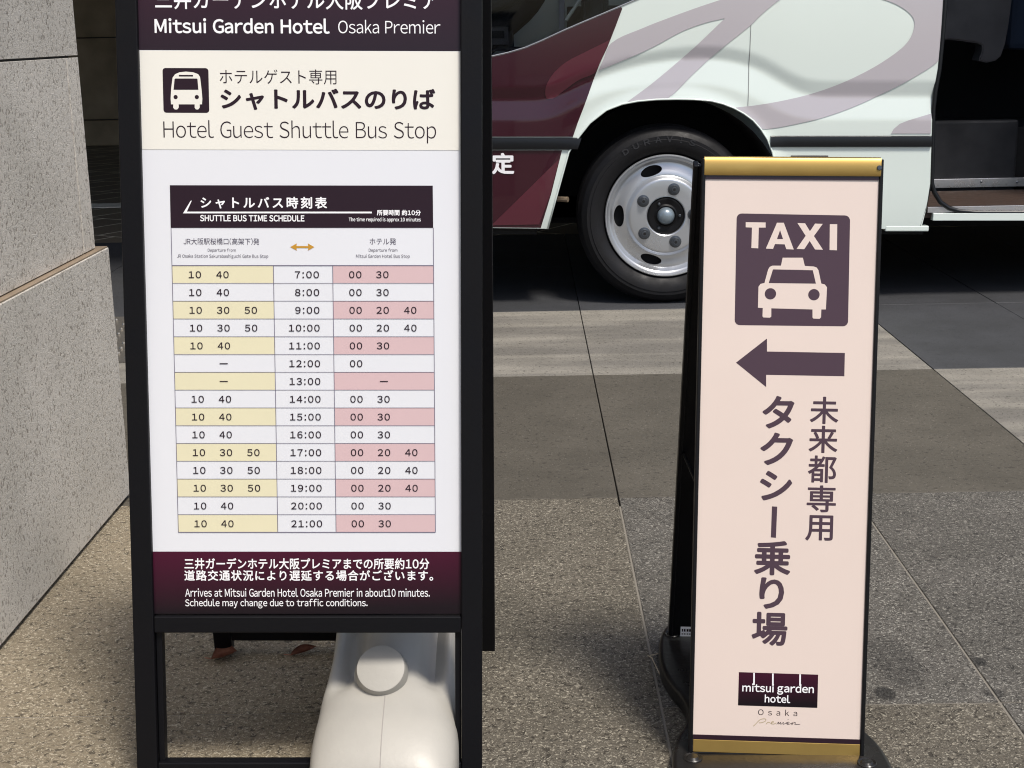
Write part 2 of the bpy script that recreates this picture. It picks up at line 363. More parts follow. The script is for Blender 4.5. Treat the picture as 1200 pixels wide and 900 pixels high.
# ================================================================== SIGN FRAMES (leaning faces)
class Face:
    """a leaning sign face: a = across, b = up the face, measured from the foot"""
    def __init__(s, x, y, z, yaw, lean, roll, root):
        u = Vector((math.cos(yaw), math.sin(yaw), 0)); bk = Vector((-math.sin(yaw), math.cos(yaw), 0)); v = Vector((0, 0, 1))*math.cos(lean)+bk*math.sin(lean)
        s.u = u*math.cos(roll)+v*math.sin(roll); s.v = -u*math.sin(roll)+v*math.cos(roll); s.n = s.v.cross(s.u)   # n points back
        s.o = Vector((x, y, z)); s.n = -(s.u.cross(s.v)) * -1 if (s.u.cross(s.v)).y > 0 else -(s.u.cross(s.v))
        s.root = root
        s.xf = root.matrix_world.inverted() @ Matrix.Translation(s.o) @ Matrix((s.u, s.n, s.v)).transposed().to_4x4()
    def px(s, x, y):
        d = sight(x, y); t = (s.o-CO).dot(s.n)/d.dot(s.n); p = CO+d*t-s.o; return (p.dot(s.u), p.dot(s.v))
def root_at(o): bpy.context.view_layer.update(); return o

# ---- timetable sign
sg = root_at(empty('timetable_sign', (-.3566, 2.0257, 0), (0, 0, .0181), category='sign',
    label='black a-frame sign board with white shuttle bus timetable under a cream heading'))
F = Face(-.3566, 2.0257, 0, .0181, .1282, -.0237, sg)
FW = .5427/2; PW = .4791/2; PB, PT = .2907, 1.335
def fbox(name, F, x0, y0, z0, x1, y1, z1, m, parent, bev=.002, **k):
    return link(name, boxme(x0, y0, z0, x1, y1, z1, bev, xf=F.xf), parent, m, **k)
for s in (-1, 1):
    a, b = sorted((s*FW, s*(PW-.0005))); fbox('frame_stile', F, a, -.006, 0, b, .024, 1.372, M_black, sg)
    a, b = sorted((s*(PW-.0015), s*(PW-.0105))); fbox('frame_lip', F, a, .004, .02, b, .024, PB-.03, M_black, sg, .001)
fbox('cross_rail', F, -PW+.001, -.005, PB-.0285, PW-.001, .023, PB-.002, M_black, sg)
fbox('top_rail', F, -PW+.001, -.005, PT+.002, PW-.001, .023, 1.371, M_black, sg)
bz = F.px(240, 893)[1]
fbox('bottom_rail', F, -PW+.001, -.004, bz-.028, PW-.001, .022, bz, M_black, sg)
panel = fbox('display_panel', F, -PW, .0035, PB, PW, .012, PT, M_white, sg, 0)
def flat(name, F, pts, y, m, parent, **k): return link(name, sheet(pts, y, F.xf), parent, m, **k)
def pxrect(F, x0, y0, x1, y1):
    xm, ym = (x0+x1)/2, (y0+y1)/2
    return F.px(x0, ym)[0], F.px(xm, y1)[1], F.px(x1, ym)[0], F.px(xm, y0)[1]
def R4(x0, z0, x1, z1): return [(x0, z0), (x1, z0), (x1, z1), (x0, z1)]
def quad(F, pts): return [F.px(*p) for p in pts]
L1, L2, L3 = .0033, .0030, .0027         # printed sheets, each a little proud of the last
def words(s, F, x0, y0, x1, y1, m, parent, y=L2, rel=True, **kw):
    r = pxrect(F, x0, y0, x1, y1)
    return link('lettering', text_box(s, r[0], r[1], r[2], r[3], y, F.xf, **kw), parent, m)
# header, cream heading, white body, footer sheets
b58 = F.px(350, 59)[1]; b175 = F.px(350, 175.5)[1]; b647 = F.px(350, 647)[1]
M_head = grad_mat('purple_header_print', lin(40, 30, 39), lin(54, 30, 44), 1.14, 1.26)
M_foot = grad_mat('purple_footer_print', lin(26, 18, 24), lin(68, 18, 42), .295, .385)
flat('header_sheet', F, R4(-PW, b58, PW, PT), L1, M_head, panel)
link('heading_sheet', boxme(-PW+.001, .0030, b175, PW-.001, .0034, b58-.0006, 0, F.xf), panel, M_cream)
flat('footer_sheet', F, R4(-PW, PB, PW, b647), L1, M_foot, panel)
words('三井ガーデンホテル大阪プレミア', F, 181, -13, 513, 11, M_wink, panel, bold=.012)
words('Mitsui Garden Hotel', F, 180.5, 21, 386, 39, M_wink, panel, bold=.022)
words('Osaka Premier', F, 396, 23, 516, 39, M_wink, panel, off=-.004)
LY = .0027
words('ホテルゲスト専用', F, 257, 81, 394, 98.5, M_ink, panel, y=LY, off=-.004)
words('シャトルバスのりば', F, 258, 103.5, 510, 129, M_ink, panel, y=LY, bold=.03)
words('Hotel Guest Shuttle Bus Stop', F, 191, 141, 511, 167.5, M_ink, panel, y=LY, off=-.012)
# bus pictogram
r = pxrect(F, 190.5, 79.5, 244.3, 132); flat('pictogram_plate', F, rrect(*r, .0045), .0028, M_ink, panel)
c = lambda x, y: F.px(180+x/6.667, 60+y/6.667)
def cp(l): return [c(*p) for p in l]
flat('pictogram_bus', F, cp([(165, 178), (200, 163), (250, 158), (305, 163), (345, 178), (360, 200), (372, 300), (378, 370), (375, 414), (357, 414), (357, 440), (348, 452), (337, 455), (326, 452), (318, 440), (318, 414), (193, 414), (193, 440), (184, 452), (172, 455), (160, 452), (150, 440), (150, 414), (133, 414), (130, 370), (134, 290), (145, 205)][::-1]), .0026, M_cream, panel)
flat('pictogram_window', F, cp([(168, 212), (333, 212), (340, 216), (347, 300), (153, 300), (161, 216)][::-1]), .0024, M_ink, panel)
flat('pictogram_roof_line', F, cp([(195, 184), (305, 184), (305, 196), (195, 196)][::-1]), .0024, M_ink, panel)
for hx in (169, 335):
    q = c(hx, 357); flat('pictogram_lamp', F, ellipse(q[0], q[1], .0031, .0031, 20), .0024, M_ink, panel)
# timetable heading
flat('table_heading', F, quad(F, [(199.5, 267), (507.5, 267), (507, 217.5), (198.5, 217)]), L2, M_ink, panel)
words('シャトルバス時刻表', F, 234.6, 230.5, 383, 244.5, M_wink, panel, y=L3, bold=.025, spacing=1.15)
words('SHUTTLE BUS TIME SCHEDULE', F, 234, 252, 356.5, 259.5, M_wink, panel, y=L3, bold=.03)
words('所要時間 約10分', F, 441.5, 245.8, 493, 252.6, M_wink, panel, y=L3, bold=.03)
words('The time required is approx 10 minutes', F, 408.5, 254.8, 493, 260.6, M_wink, panel, y=L3, bold=.02)
flat('heading_rule', F, quad(F, [(214, 250), (435.5, 250), (435.5, 248), (218.5, 248), (224.3, 235), (223, 235.2)]), L3, M_wink, panel)
words('JR大阪駅桜橋口(高架下)発', F, 214.5, 279, 303.5, 286.8, M_inkd, panel, bold=.0)
words('Departure from', F, 243, 291, 276, 296, M_inkd, panel)
words('JR Osaka Station Sakurabashiguchi Gate Bus Stop', F, 207, 298, 314, 303.3, M_inkd, panel)
words('ホテル発', F, 433, 279, 464, 286.8, M_inkd, panel)
words('Departure from', F, 432, 291, 465.5, 296, M_inkd, panel)
words('Mitsui Garden Hotel Bus Stop', F, 417, 298, 480, 303.3, M_inkd, panel)
flat('double_arrow', F, quad(F, [(339.8, 289.5), (347.5, 293.7), (347, 290.6), (361, 290.6), (360.5, 293.7), (368, 289.5), (360.5, 285.3), (361, 288.4), (347, 288.4), (347.5, 285.3)]), L2, M_gold, panel)
# table
def lerp(a, b, t): return a+(b-a)*t
def row_x(xa, xb, i): return lerp(xa, xb, i/15)
ytop, ybot = 311.2, 624.3
for i in range(0, 15, 2):
    y0, y1 = lerp(ytop, ybot, i/15), lerp(ytop, ybot, (i+1)/15)
    for (xa, xb, xc, xd, m, nm) in ((201, 208.5, 320, 325.2, M_yel, 'yellow_table_band'), (389.6, 393.6, 508, 510.2, M_pink, 'pink_table_band')):
        flat(nm, F, quad(F, [(row_x(xa, xb, i+1), y1), (row_x(xc, xd, i+1), y1), (row_x(xc, xd, i), y0), (row_x(xa, xb, i), y0)]), L1, m, panel)
bm = bmesh.new()
def rule(p, q, w=.00045, y=.0029):
    p, q = Vector((p[0], 0, p[1])), Vector((q[0], 0, q[1])); d = (q-p).normalized(); nrm = Vector((-d.z, 0, d.x))*w
    vs = [bm.verts.new(v+Vector((0, y, 0))) for v in (p-nrm, q-nrm, q+nrm, p+nrm)]; bm.faces.new(vs)
for xa, xb, y0 in ((201, 208.5, 267), (508, 510.2, 267), (320, 325.2, ytop), (389.6, 393.6, ytop)):
    rule(F.px(row_x(xa, xb, (y0-ytop)/20.87), y0), F.px(xb, ybot), .0005)
for i in range(16):
    y = lerp(ytop, ybot, i/15); rule(F.px(row_x(201, 208.5, i), y), F.px(row_x(508, 510.2, i), y), .0006 if i in (0, 15) else .00035, .00285)
bm.transform(F.xf); me = bpy.data.meshes.new('rules'); bm.to_mesh(me); bm.free(); link('table_rules', me, panel, M_line)
LEFT = ['10 40', '10 40', '10 30 50', '10 30 50', '10 40', '-', '-', '10 40', '10 40', '10 40', '10 30 50', '10 30 50', '10 30 50', '10 40', '10 40']
RIGHT = ['00 30', '00 30', '00 20 40', '00 20 40', '00 30', '00', '-', '00 30', '00 30', '00 30', '00 20 40', '00 20 40', '00 20 40', '00 30', '00 30']
for i in range(15):
    yc = lerp(ytop, ybot, (i+.5)/15)+.3; y0, y1 = yc-4.1, yc+4.1; t = i/14
    for cells, xs0, xs1, dash in ((LEFT[i], (220.6, 253, 285.5), (227.3, 258.8, 290.8), 257), (RIGHT[i], (408.8, 440.6, 473), (411.8, 443.4, 475.2), 445)):
        if cells == '-':
            flat('dash', F, quad(F, [(dash, yc+.6), (dash+9.5, yc+.6), (dash+9.5, yc-.5), (dash, yc-.5)]), .0027, M_ink, panel); continue
        for k, s in enumerate(cells.split()):
            x = lerp(xs0[k], xs1[k], t); words(s, F, x, y0, x+14.6, y1, M_ink, panel, y=.0027, spacing=1.17, bold=.01)
    hr = 7+i; x1 = lerp(373.6, 377.3, t); x0 = x1-(36.2 if hr > 9 else 28.4)
    words(f'{hr}:00', F, x0, y0, x1, y1, M_ink, panel, y=.0027, spacing=1.17, bold=.01)
words('三井ガーデンホテル大阪プレミアまでの所要約10分', F, 215.5, 654.5, 503, 667.8, M_wink, panel, bold=.02)
words('道路交通状況により遅延する場合がございます。', F, 215.5, 668.5, 507.5, 681.3, M_wink, panel, bold=.02, spacing=1.05)
words('Arrives at Mitsui Garden Hotel Osaka Premier in about10 minutes.', F, 216.5, 690, 503.5, 700, M_wink, panel, bold=.008)
words('Schedule may change due to traffic conditions.', F, 216.5, 702.3, 430.5, 713.6, M_wink, panel, bold=.008)
# rear frame of the a-frame
ra = at_z(259, 768); rb = at_z(573, 763)
topc = F.o + F.v*1.36 + F.n*.03
rlean = math.atan2((ra.y+rb.y)/2 - topc.y, topc.z)
G = Face((ra.x+rb.x)/2, (ra.y+rb.y)/2, 0, .0, -rlean, -.022, sg)
gh = topc.z/math.cos(rlean)-.01
for s in (-1, 1):
    a, b = sorted((s*(FW+.0), s*(FW-.034))); fbox('rear_stile', G, a, 0, .0, b, .024, gh, M_black, sg)
fbox('rear_bottom_rail', G, -FW+.035, .001, .028, FW-.035, .023, .056, M_black, sg)
fbox('rear_top_rail', G, -FW+.035, .001, gh-.04, FW-.035, .023, gh-.002, M_black, sg)
for s in (-1, 1):
    bm = bmesh.new(); p = F.o+F.v*.75+F.u*(s*(FW-.036))+F.n*.012; q = G.o+G.v*.75+G.u*(s*(FW-.036))+G.n*.012
    tube(bm, [p, (p+q)/2+Vector((0, 0, -.03)), q], .003, 6); link('stay', bm2me(bm, xf=sg.matrix_world.inverted()), sg, M_black)

# ================================================================== WATER WEIGHT under the sign
M_poly = mat('grey_white_polyethylene', lin(164, 161, 154), .45, var=.14, scale=7, bump=.12, bscale=160)
wt = empty('water_weight', (-.235, 2.15, 0), label='pale grey moulded water weight with round filler cap lying under the timetable sign', category='weight')
def interp(x, xs, ys): return float(np.interp(x, xs, ys))
sm = lambda t: t*t*(3-2*t)
NS, NC = 70, 56
ys = [1.915+ (2.62-1.915)*(1-math.cos(math.pi*k/NS))/2 for k in range(NS+1)]
KY = [1.915, 1.94, 1.975, 2.015, 2.055, 2.10, 2.15, 2.21, 2.29, 2.37, 2.45, 2.54, 2.60, 2.62]
KT = [.030, .080, .112, .134, .150, .172, .202, .250, .300, .318, .310, .26, .15, .06]
KW = [.082, .106, .113, .115, .114, .112, .104, .104, .110, .115, .115, .110, .098, .08]
def spl(x, X, Y):       # smooth interpolation of a key table
    i = max(0, min(len(X)-2, int(np.searchsorted(X, x)-1))); t = (x-X[i])/(X[i+1]-X[i])
    def d(k): 
        if k <= 0 or k >= len(X)-1: return (Y[min(k+1, len(X)-1)]-Y[max(k-1, 0)])/(X[min(k+1, len(X)-1)]-X[max(k-1, 0)])
        return (Y[k+1]-Y[k-1])/(X[k+1]-X[k-1])
    h = X[i+1]-X[i]; m0, m1 = d(i)*h, d(i+1)*h
    return (2*t**3-3*t*t+1)*Y[i]+(t**3-2*t*t+t)*m0+(-2*t**3+3*t*t)*Y[i+1]+(t**3-t*t)*m1
bm = bmesh.new(); rings = []
for y in ys:
    T, w = spl(y, KY, KT), spl(y, KY, KW); ring = []
    hollow = max(0, min(1, (y-2.075)/.07))*max(0, min(1, (2.5-y)/.1))        # dished flanks either side of a central spine behind the cap
    for k in range(NC):
        a = 2*math.pi*k/NC; ca, sa = math.cos(a), math.sin(a); e = .5
        x = w*math.copysign(abs(ca)**e, ca); zc = T*.5; z = zc + zc*math.copysign(abs(sa)**(e if sa > 0 else .35), sa)
        if sa > 0:
            q = abs(x)/w
            z -= T*.12*q**2.4*(1-hollow)
            dish = math.exp(-((q-.62)/.2)**2)*hollow; z -= .055*dish*min(1, sa*1.6)
        x += (-.235+.012*max(0, (y-2.05))/.3*1.2) + .235
        ring.append(bm.verts.new((x, y-2.15, max(z, 0.001))))
    rings.append(ring)
for A, B in zip(rings, rings[1:]):
    for k in range(NC): bm.faces.new((A[k], A[(k+1) % NC], B[(k+1) % NC], B[k]))
bm.faces.new(rings[0]); bm.faces.new(rings[-1][::-1])
link('tank', bm2me(bm), wt, M_poly, smooth=60)
bm = bmesh.new()     # mould seam down the front
pts = [(.0, y-2.15, spl(y, KY, KT)+.0003) for y in np.linspace(1.925, 2.06, 16)]
tube(bm, pts, .0007, 6); link('mould_seam', bm2me(bm), wt, mat('seam_shade', lin(150, 146, 142), .5))
# filler cap, its face tipped towards the street
capc = at_y(446, 783, 2.078); nrm = Vector((0, -math.sin(math.radians(46)), math.cos(math.radians(46))))
rot = nrm.to_track_quat('Z', 'Y').to_matrix().to_4x4()
Mc = Matrix.Translation(capc-Vector((-.235, 2.15, 0))) @ rot
def lathez(prof, seg=48):
    bm = lathe(prof, seg); bm.transform(Matrix.Rotation(math.pi/2, 4, 'X')); return bm       # y -> z
link('filler_cap', bm2me(lathez([(0, .0), (.0355, .0), (.0378, -.0008), (.0388, -.0035), (.0425, -.020), (.0425, -.022), (0, -.022)]), xf=Mc), wt, M_poly, smooth=35)
link('filler_neck', bm2me(lathez([(0, -.0225), (.0365, -.0225), (.0365, -.029), (.046, -.034), (.048, -.06), (0, -.06)]), xf=Mc), wt, M_poly, smooth=35)

# fallen leaves
M_leaf = mat('dry_brown_leaf', (.30, .12, .075), .55, var=.4, scale=60, bump=.4, bscale=150)
def leaf(p, rz, ln, wd, label):
    bm = bmesh.new(); n = 12; up = []
    for i in range(n+1):
        t = i/n; w = wd*math.sin(math.pi*min(1, t*1.02))**.8*(1-.35*t)+.0002; x = (t-.5)*ln; z = .004+.012*t*t
        up.append([bm.verts.new((x, s*w, z+abs(s)*abs(s)*w*.75)) for s in (-1, -.5, 0, .5, 1)])
    for A, B in zip(up, up[1:]):
        for k in range(4): bm.faces.new((A[k], A[k+1], B[k+1], B[k]))
    bmesh.ops.solidify(bm, geom=bm.faces[:], thickness=.0008)
    o = empty('leaf', (p.x, p.y, 0), (0, 0, rz), label=label, category='leaf', group='dry leaves under the sign')
    link('blade', bm2me(bm), o, M_leaf, smooth=True)
    bm = bmesh.new(); tube(bm, [(-ln/2-.012, .003, .006), (-ln/2, 0, .004), (0, 0, .0075), (ln*.45, 0, .0165)], [.0009, .001, .0008, .0004], 6); link('stalk', bm2me(bm), o, M_leaf)
leaf(at_z(263, 773), .15, .050, .030, 'dry reddish brown leaf lying against the left rear foot of the timetable sign')
leaf(at_z(356, 768), .25, .052, .016, 'dry brown leaf under the rear rail, touching the water weight')

# ================================================================== TAXI SIGN
tx = root_at(empty('taxi_sign', (.386, 2.0757, 0), (0, 0, -.0525), category='sign',
    label='narrow pink a-frame taxi sign with arrow pointing left and gold bands'))
T = Face(.386, 2.0757, .03, -.0525, .1559, -.0211, tx); TW, TH = .2781/2, .9453
M_tpanel = mat('pale_pink_glossy_sheet', lin(221, 205, 196), .2, var=.02, scale=5, bump=.10, bscale=420, bdist=.0006)
M_goldm = mat('brushed_gold_band', (.52, .34, .10), .36, metal=.75, var=.25, scale=7)
M_tink = mat('plum_grey_ink', lin(76, 60, 71), .35, spec=.2)
M_tlogo = grad_mat('plum_logo_print', lin(20, 12, 19), lin(56, 14, 36), .11, .155)
for s in (-1, 1):
    a, b = sorted((s*TW, s*(TW-.006))); fbox('frame_edge', T, a, -.002, -.004, b, .02, TH, M_blackp, tx, .0015)
tpan = fbox('display_panel', T, -TW+.0062, .002, .0, TW-.0062, .014, TH-.002, M_tpanel, tx, .0)
def tband(y0, y1, m, nm, th=.0): pass
gt0 = T.px(930, 206)[1]; gb1 = T.px(912, 869.5)[1]; gb0 = T.px(912, 884)[1]; kb = T.px(912, 864)[1]; kt = T.px(930, 210.5)[1]
# gold cap wraps over the top edge
bm = bmesh.new(); prof = [(-.0018, gt0), (-.0035, gt0+.004), (-.0035, TH-.004), (-.001, TH+.001), (.006, TH+.0035), (.016, TH+.0035), (.016, gt0), (.0, gt0)]
A = [bm.verts.new((-TW+.004, p[0], p[1])) for p in prof]; B = [bm.verts.new((TW-.004, p[0], p[1])) for p in prof]
for k in range(len(prof)): bm.faces.new((A[k], A[(k+1) % len(prof)], B[(k+1) % len(prof)], B[k]))
bm.faces.new(A); bm.faces.new(B[::-1]); link('gold_top_band', bm2me(bm, xf=T.xf), tx, M_goldm, smooth=40)
fbox('gold_bottom_band', T, -TW+.0065, .0, gb0, TW-.0065, .0019, gb1, M_goldm, tx, .0006)
M_kline = mat('dark_plum_line', lin(36, 14, 28), .3)
fbox('dark_line', T, -TW+.0065, .0004, kt, TW-.0065, .0019, gt0-.0003, M_kline, tx, 0)
fbox('dark_line', T, -TW+.0065, .0004, gb1+.0003, TW-.0065, .0019, kb, M_kline, tx, 0)
fbox('bottom_edge', T, -TW+.0062, .0, -.004, TW-.0062, .018, gb0-.0003, M_blackp, tx, .001)
t1, t2, t3 = .0018, .0016, .0014
sq = quad(T, [(861, 381), (994, 382.5), (996.5, 252.5), (863.5, 250)])
def rquad(pts, r, n=5):
    out = []; P4 = [Vector(p) for p in pts]
    for i in range(4):
        p, a, b = P4[i], (P4[i-1]-P4[i]).normalized(), (P4[(i+1) % 4]-P4[i]).normalized()
        c0 = p+(a+b)*r
        for k in range(n+1):
            t = math.pi/2*k/n; q = c0 - b*r*math.cos(t) - a*r*math.sin(t); out.append((q.x, q.y))
    return out
flat('pictogram_plate', T, rquad(sq, .008), t1, M_tink, tpan)
def T3(l): return [T.px(800+x/3, 170+y/3) for x, y in l]
def tpoly(nm, l, y, m): return flat(nm, T, T3(l), y, m, tpan)
tpoly('letter', [(222, 271), (292, 272), (292, 290), (268, 290), (266, 363), (242, 362), (244, 290), (222, 289)][::-1], t2, M_tpanel)
tpoly('letter', [(332, 273), (356, 273), (391, 367), (365, 366), (359, 349), (325, 348), (318, 365), (293, 364)][::-1], t2, M_tpanel)
tpoly('letter_counter', [(343, 299), (353, 330), (332, 330)][::-1], t3, M_tink)
tpoly('letter', [(404, 274), (431, 275), (448, 303), (466, 276), (493, 277), (462, 320), (494, 368), (466, 367), (447, 337), (428, 366), (401, 365), (433, 319)][::-1], t2, M_tpanel)
tpoly('letter', [(518, 278), (544, 278), (543, 370), (517, 369)][::-1], t2, M_tpanel)
tpoly('pictogram_car', [(352, 396), (423, 396), (430, 425), (462, 427), (472, 431), (478, 440), (488, 487), (500, 490), (508, 500), (504, 578), (488, 578), (487, 606), (482, 611), (460, 610), (457, 606), (457, 578), (312, 574), (312, 603), (307, 607), (284, 606), (281, 602), (282, 573), (265, 572), (267, 498), (274, 488), (288, 485), (301, 437), (307, 428), (316, 424), (346, 424)][::-1], t2, M_tpanel)
tpoly('pictogram_window', [(318, 437), (458, 440), (469, 487), (303, 485)][::-1], t3, M_tink)
for x, y in ((309, 523), (462, 526)):
    q = T.px(800+x/3, 170+y/3); flat('pictogram_lamp', T, ellipse(q[0], q[1], .0088, .0088, 28), t3, M_tink, tpan)
flat('arrow', T, quad(T, [(862.7, 425), (898, 453.7), (898, 439.3), (989.7, 441), (990.3, 413.7), (899, 412), (899, 396.7)]), t1, M_tink, tpan)
for ch, x0, y0, x1, y1 in (('未', 949.5, 465, 983, 497), ('来', 948, 499, 982, 531), ('都', 947, 534, 980.5, 566), ('専', 945.6, 569, 980, 600.5), ('用', 944, 604, 976.5, 634)):
    words(ch, T, x0, y0, x1, y1, M_tink, tpan, y=t1, bold=.014)
for ch, x0, y0, x1, y1 in (('タ', 893.5, 464, 931, 502.5), ('ク', 891, 507, 929.5, 545.5), ('シ', 890.5, 552, 928.5, 587), ('乗', 884, 634, 926.8, 674.5), ('り', 890, 677, 919, 714), ('場', 881, 717.5, 923, 757)):
    words(ch, T, x0, y0, x1, y1, M_tink, tpan, y=t1, bold=.026)
flat('lettering', T, quad(T, [(903.5, 630), (909.5, 630.5), (911, 594), (904.8, 593.6)]), t1, M_tink, tpan)
flat('logo_plate', T, quad(T, [(865, 827), (958, 830), (959, 791), (866, 788)]), t1, M_tlogo, tpan)
for x, y0, y1 in ((883.7, 788.8, 803), (905.8, 789.5, 804), (937.7, 790.5, 804)):
    flat('logo_line', T, quad(T, [(x-.9, y1), (x+.9, y1), (x+1, y0), (x-.8, y0)]), t2, M_wink, tpan)
words('mitsui', T, 870, 801.3, 907, 811.3, M_wink, tpan, y=t2, bold=.02)
words('garden', T, 911, 802.0, 954, 815, M_wink, tpan, y=t2, bold=.02)
words('hotel', T, 896.3, 814.6, 926.3, 824, M_wink, tpan, y=t2, bold=.02)
words('Osaka', T, 888.5, 831.8, 934.5, 839, M_ink, tpan, y=t1, spacing=1.5)
M_script = mat('pale_gold_script', lin(176, 160, 130), .4)
def script(pts, m, w=.00055):
    bm = bmesh.new(); pp = [T.px(850+x/10, 780+y/10) for x, y in pts]; P = [Vector((p[0], t1, p[1])) for p in pp]
    sp = []
    for i in range(len(P)-1):
        a, b_, c_, d = P[max(i-1, 0)], P[i], P[i+1], P[min(i+2, len(P)-1)]
        for k in range(5):
            t = k/5; sp.append(.5*((2*b_)+(-a+c_)*t+(2*a-5*b_+4*c_-d)*t*t+(-a+3*b_-3*c_+d)*t**3))
    sp.append(P[-1]); pr = None
    for i, p in enumerate(sp):
        d = (sp[min(i+1, len(sp)-1)]-sp[max(i-1, 0)]); d = d.normalized() if d.length else Vector((1, 0, 0)); n_ = Vector((-d.z, 0, d.x))*w
        cur = (bm.verts.new(p-n_), bm.verts.new(p+n_))
        if pr: bm.faces.new((pr[0], cur[0], cur[1], pr[1]))
        pr = cur
    bm.transform(T.xf); me = bpy.data.meshes.new('s'); bm.to_mesh(me); bm.free(); link('lettering', me, tpan, m)
script([(330, 715), (365, 680), (400, 645), (440, 628), (475, 632), (470, 655), (430, 672), (395, 675)], M_script)
script([(480, 690), (500, 668), (515, 672), (525, 668)], M_script); script([(530, 680), (560, 672), (565, 660), (545, 665), (540, 685), (570, 688), (600, 675)], M_script)
script([(605, 692), (625, 665), (628, 690), (650, 668), (652, 692), (680, 670)], M_ink, .0004); script([(685, 668), (678, 692), (705, 682), (728, 668)], M_ink, .0004)
script([(715, 685), (745, 678), (748, 666), (728, 672), (728, 694), (765, 686), (790, 672)], M_ink, .0004); script([(790, 670), (780, 698), (805, 672), (825, 676), (815, 692), (850, 694), (880, 690)], M_ink, .0004)
script([(735, 632), (739, 640)], M_ink, .0005)
# rear half of the taxi sign, leaning the other way
tr = at_z(798, 748, .03); ttop = T.o+T.v*(TH-.01)+T.n*.02
ryy = tr.y; rlean = math.atan2(ryy-ttop.y, ttop.z-.03)
bx_ = tr.x+TW+.004
G2 = Face(.386+.012+.0, ryy, .03, -.0525, -rlean, -.021, tx); gh2 = (ttop.z-.03)/math.cos(rlean)
for s in (-1, 1):
    a, b = sorted((s*TW, s*(TW-.008))); fbox('rear_frame_edge', G2, a, 0, 0, b, .022, gh2, M_blackp, tx, .0015)
fbox('rear_panel', G2, -TW+.0082, .003, .0, TW-.0082, .014, gh2-.002, M_blackp, tx, 0)
# small white maker's plate low on the rear frame edge
q0, q1 = G2.px(797, 745), G2.px(811, 734)
flat('maker_plate', G2, R4(q0[0], q0[1], q1[0], q1[1]), -.0014, M_wink, tx)
bm = bmesh.new(); n0 = 6
for k, (xa, xb) in enumerate(((.12, .22), (.3, .42), (.46, .5), (.56, .7), (.76, .9))):
    for za, zb in ((.5, .78), (.2, .32)):
        P4 = [(lerp(q0[0], q1[0], xa), lerp(q0[1], q1[1], za)), (lerp(q0[0], q1[0], xb), lerp(q0[1], q1[1], za)), (lerp(q0[0], q1[0], xb), lerp(q0[1], q1[1], zb)), (lerp(q0[0], q1[0], xa), lerp(q0[1], q1[1], zb))]
        bm.faces.new([bm.verts.new((p[0], -.0018, p[1])) for p in P4])
bm.transform(G2.xf); me = bpy.data.meshes.new('p'); bm.to_mesh(me); bm.free(); link('plate_print', me, tx, M_ink)
# side stays
for s in (-1, 1):
    bm = bmesh.new(); p = T.o+T.v*.42+T.u*(s*(TW-.01))+T.n*.016; q = G2.o+G2.v*.42+G2.u*(s*(TW-.01)); tube(bm, [p, q], .003, 6)
    link('stay', bm2me(bm, xf=tx.matrix_world.inverted()), tx, M_blackp)
# moulded rubber base, waisted between two wide feet
lft = [(775, 742), (771, 760), (773, 782), (784, 803), (800, 820), (806, 835), (804, 850), (794, 864), (788, 880), (787, 905)]
Lw = [at_z(px, py, .022) for px, py in lft]
inv = tx.matrix_world.inverted(); Ll = [inv @ p for p in Lw]
front_y = Ll[-1].y-.03; rear_y = Ll[0].y+.05
left = [(p.x, p.y) for p in Ll]; left = [(left[0][0]+.02, rear_y)] + left + [(left[-1][0]+.004, front_y-.03), (left[-1][0]+.03, front_y-.05)]
cxm = .006
right = [(2*cxm-x, y) for x, y in left][::-1]
out = left+right
def smooth_poly(pts, it=2):
    for _ in range(it):
        n = []
        for i in range(len(pts)):
            a, b = Vector(pts[i]), Vector(pts[(i+1) % len(pts)]); n += [tuple(a*.75+b*.25), tuple(a*.25+b*.75)]
        pts = n
    return pts
base = link('rubber_base', extr(smooth_poly(out), .0, .029, .009), tx, M_rubber, smooth=40)
for p in (at_z(812, 887, .031), at_z(1016, 893, .031), at_z(788, 742, .031)):
    q = inv @ p; link('base_stud', bm2me(lathez([(0, .003), (.008, .003), (.0105, .0), (.014, .0015), (.0155, 0), (.0155, -.004), (0, -.004)], 28), xf=Matrix.Translation((q.x, q.y, .0300))), tx, M_rubber, smooth=35)

# ================================================================== SHUTTLE BUS
BY = 6.05
bus = root_at(empty('shuttle_bus', (.6, BY, 0), (0, .0, 0), category='bus', label='white and maroon hotel shuttle bus standing with its passenger door open'))
TILT = .019                      # the lane falls slightly to the right
def Bp(px, py):
    p = at_y(px, py, BY); x = p.x-.6; return (x, p.z + TILT*x)
BX = Matrix.Identity(4)
BX = Matrix.Rotation(TILT, 4, 'Y')
gx = [560, 640, 690, 745, 800, 840, 880, 905, 925, 945, 1090]
gu = [103, 102, 80, 62, 54, 54, 62, 75, 90, 95, 95]; gm = [117, 117, 92, 75, 68, 69, 78, 92, 106, 113, 113]; gl = [141, 141, 110, 100, 97, 100, 113, 128, 138, 140, 140]
GX = [Bp(a, 90)[0] for a in gx]; GU = [Bp(a, b)[1] for a, b in zip(gx, gu)]; GM = [Bp(a, b)[1] for a, b in zip(gx, gm)]; GL = [Bp(a, b)[1] for a, b in zip(gx, gl)]
_gxf = np.linspace(GX[0]-1.5, GX[-1]+5, 600)
def _s(Y):
    v = np.interp(_gxf, GX, Y)
    for _ in range(3): v = np.convolve(np.pad(v, 3, 'edge'), np.ones(7)/7, 'valid')
    return v
_gu, _gm, _gl = _s(GU), _s(GM), _s(GL)
NOSE = -1.35
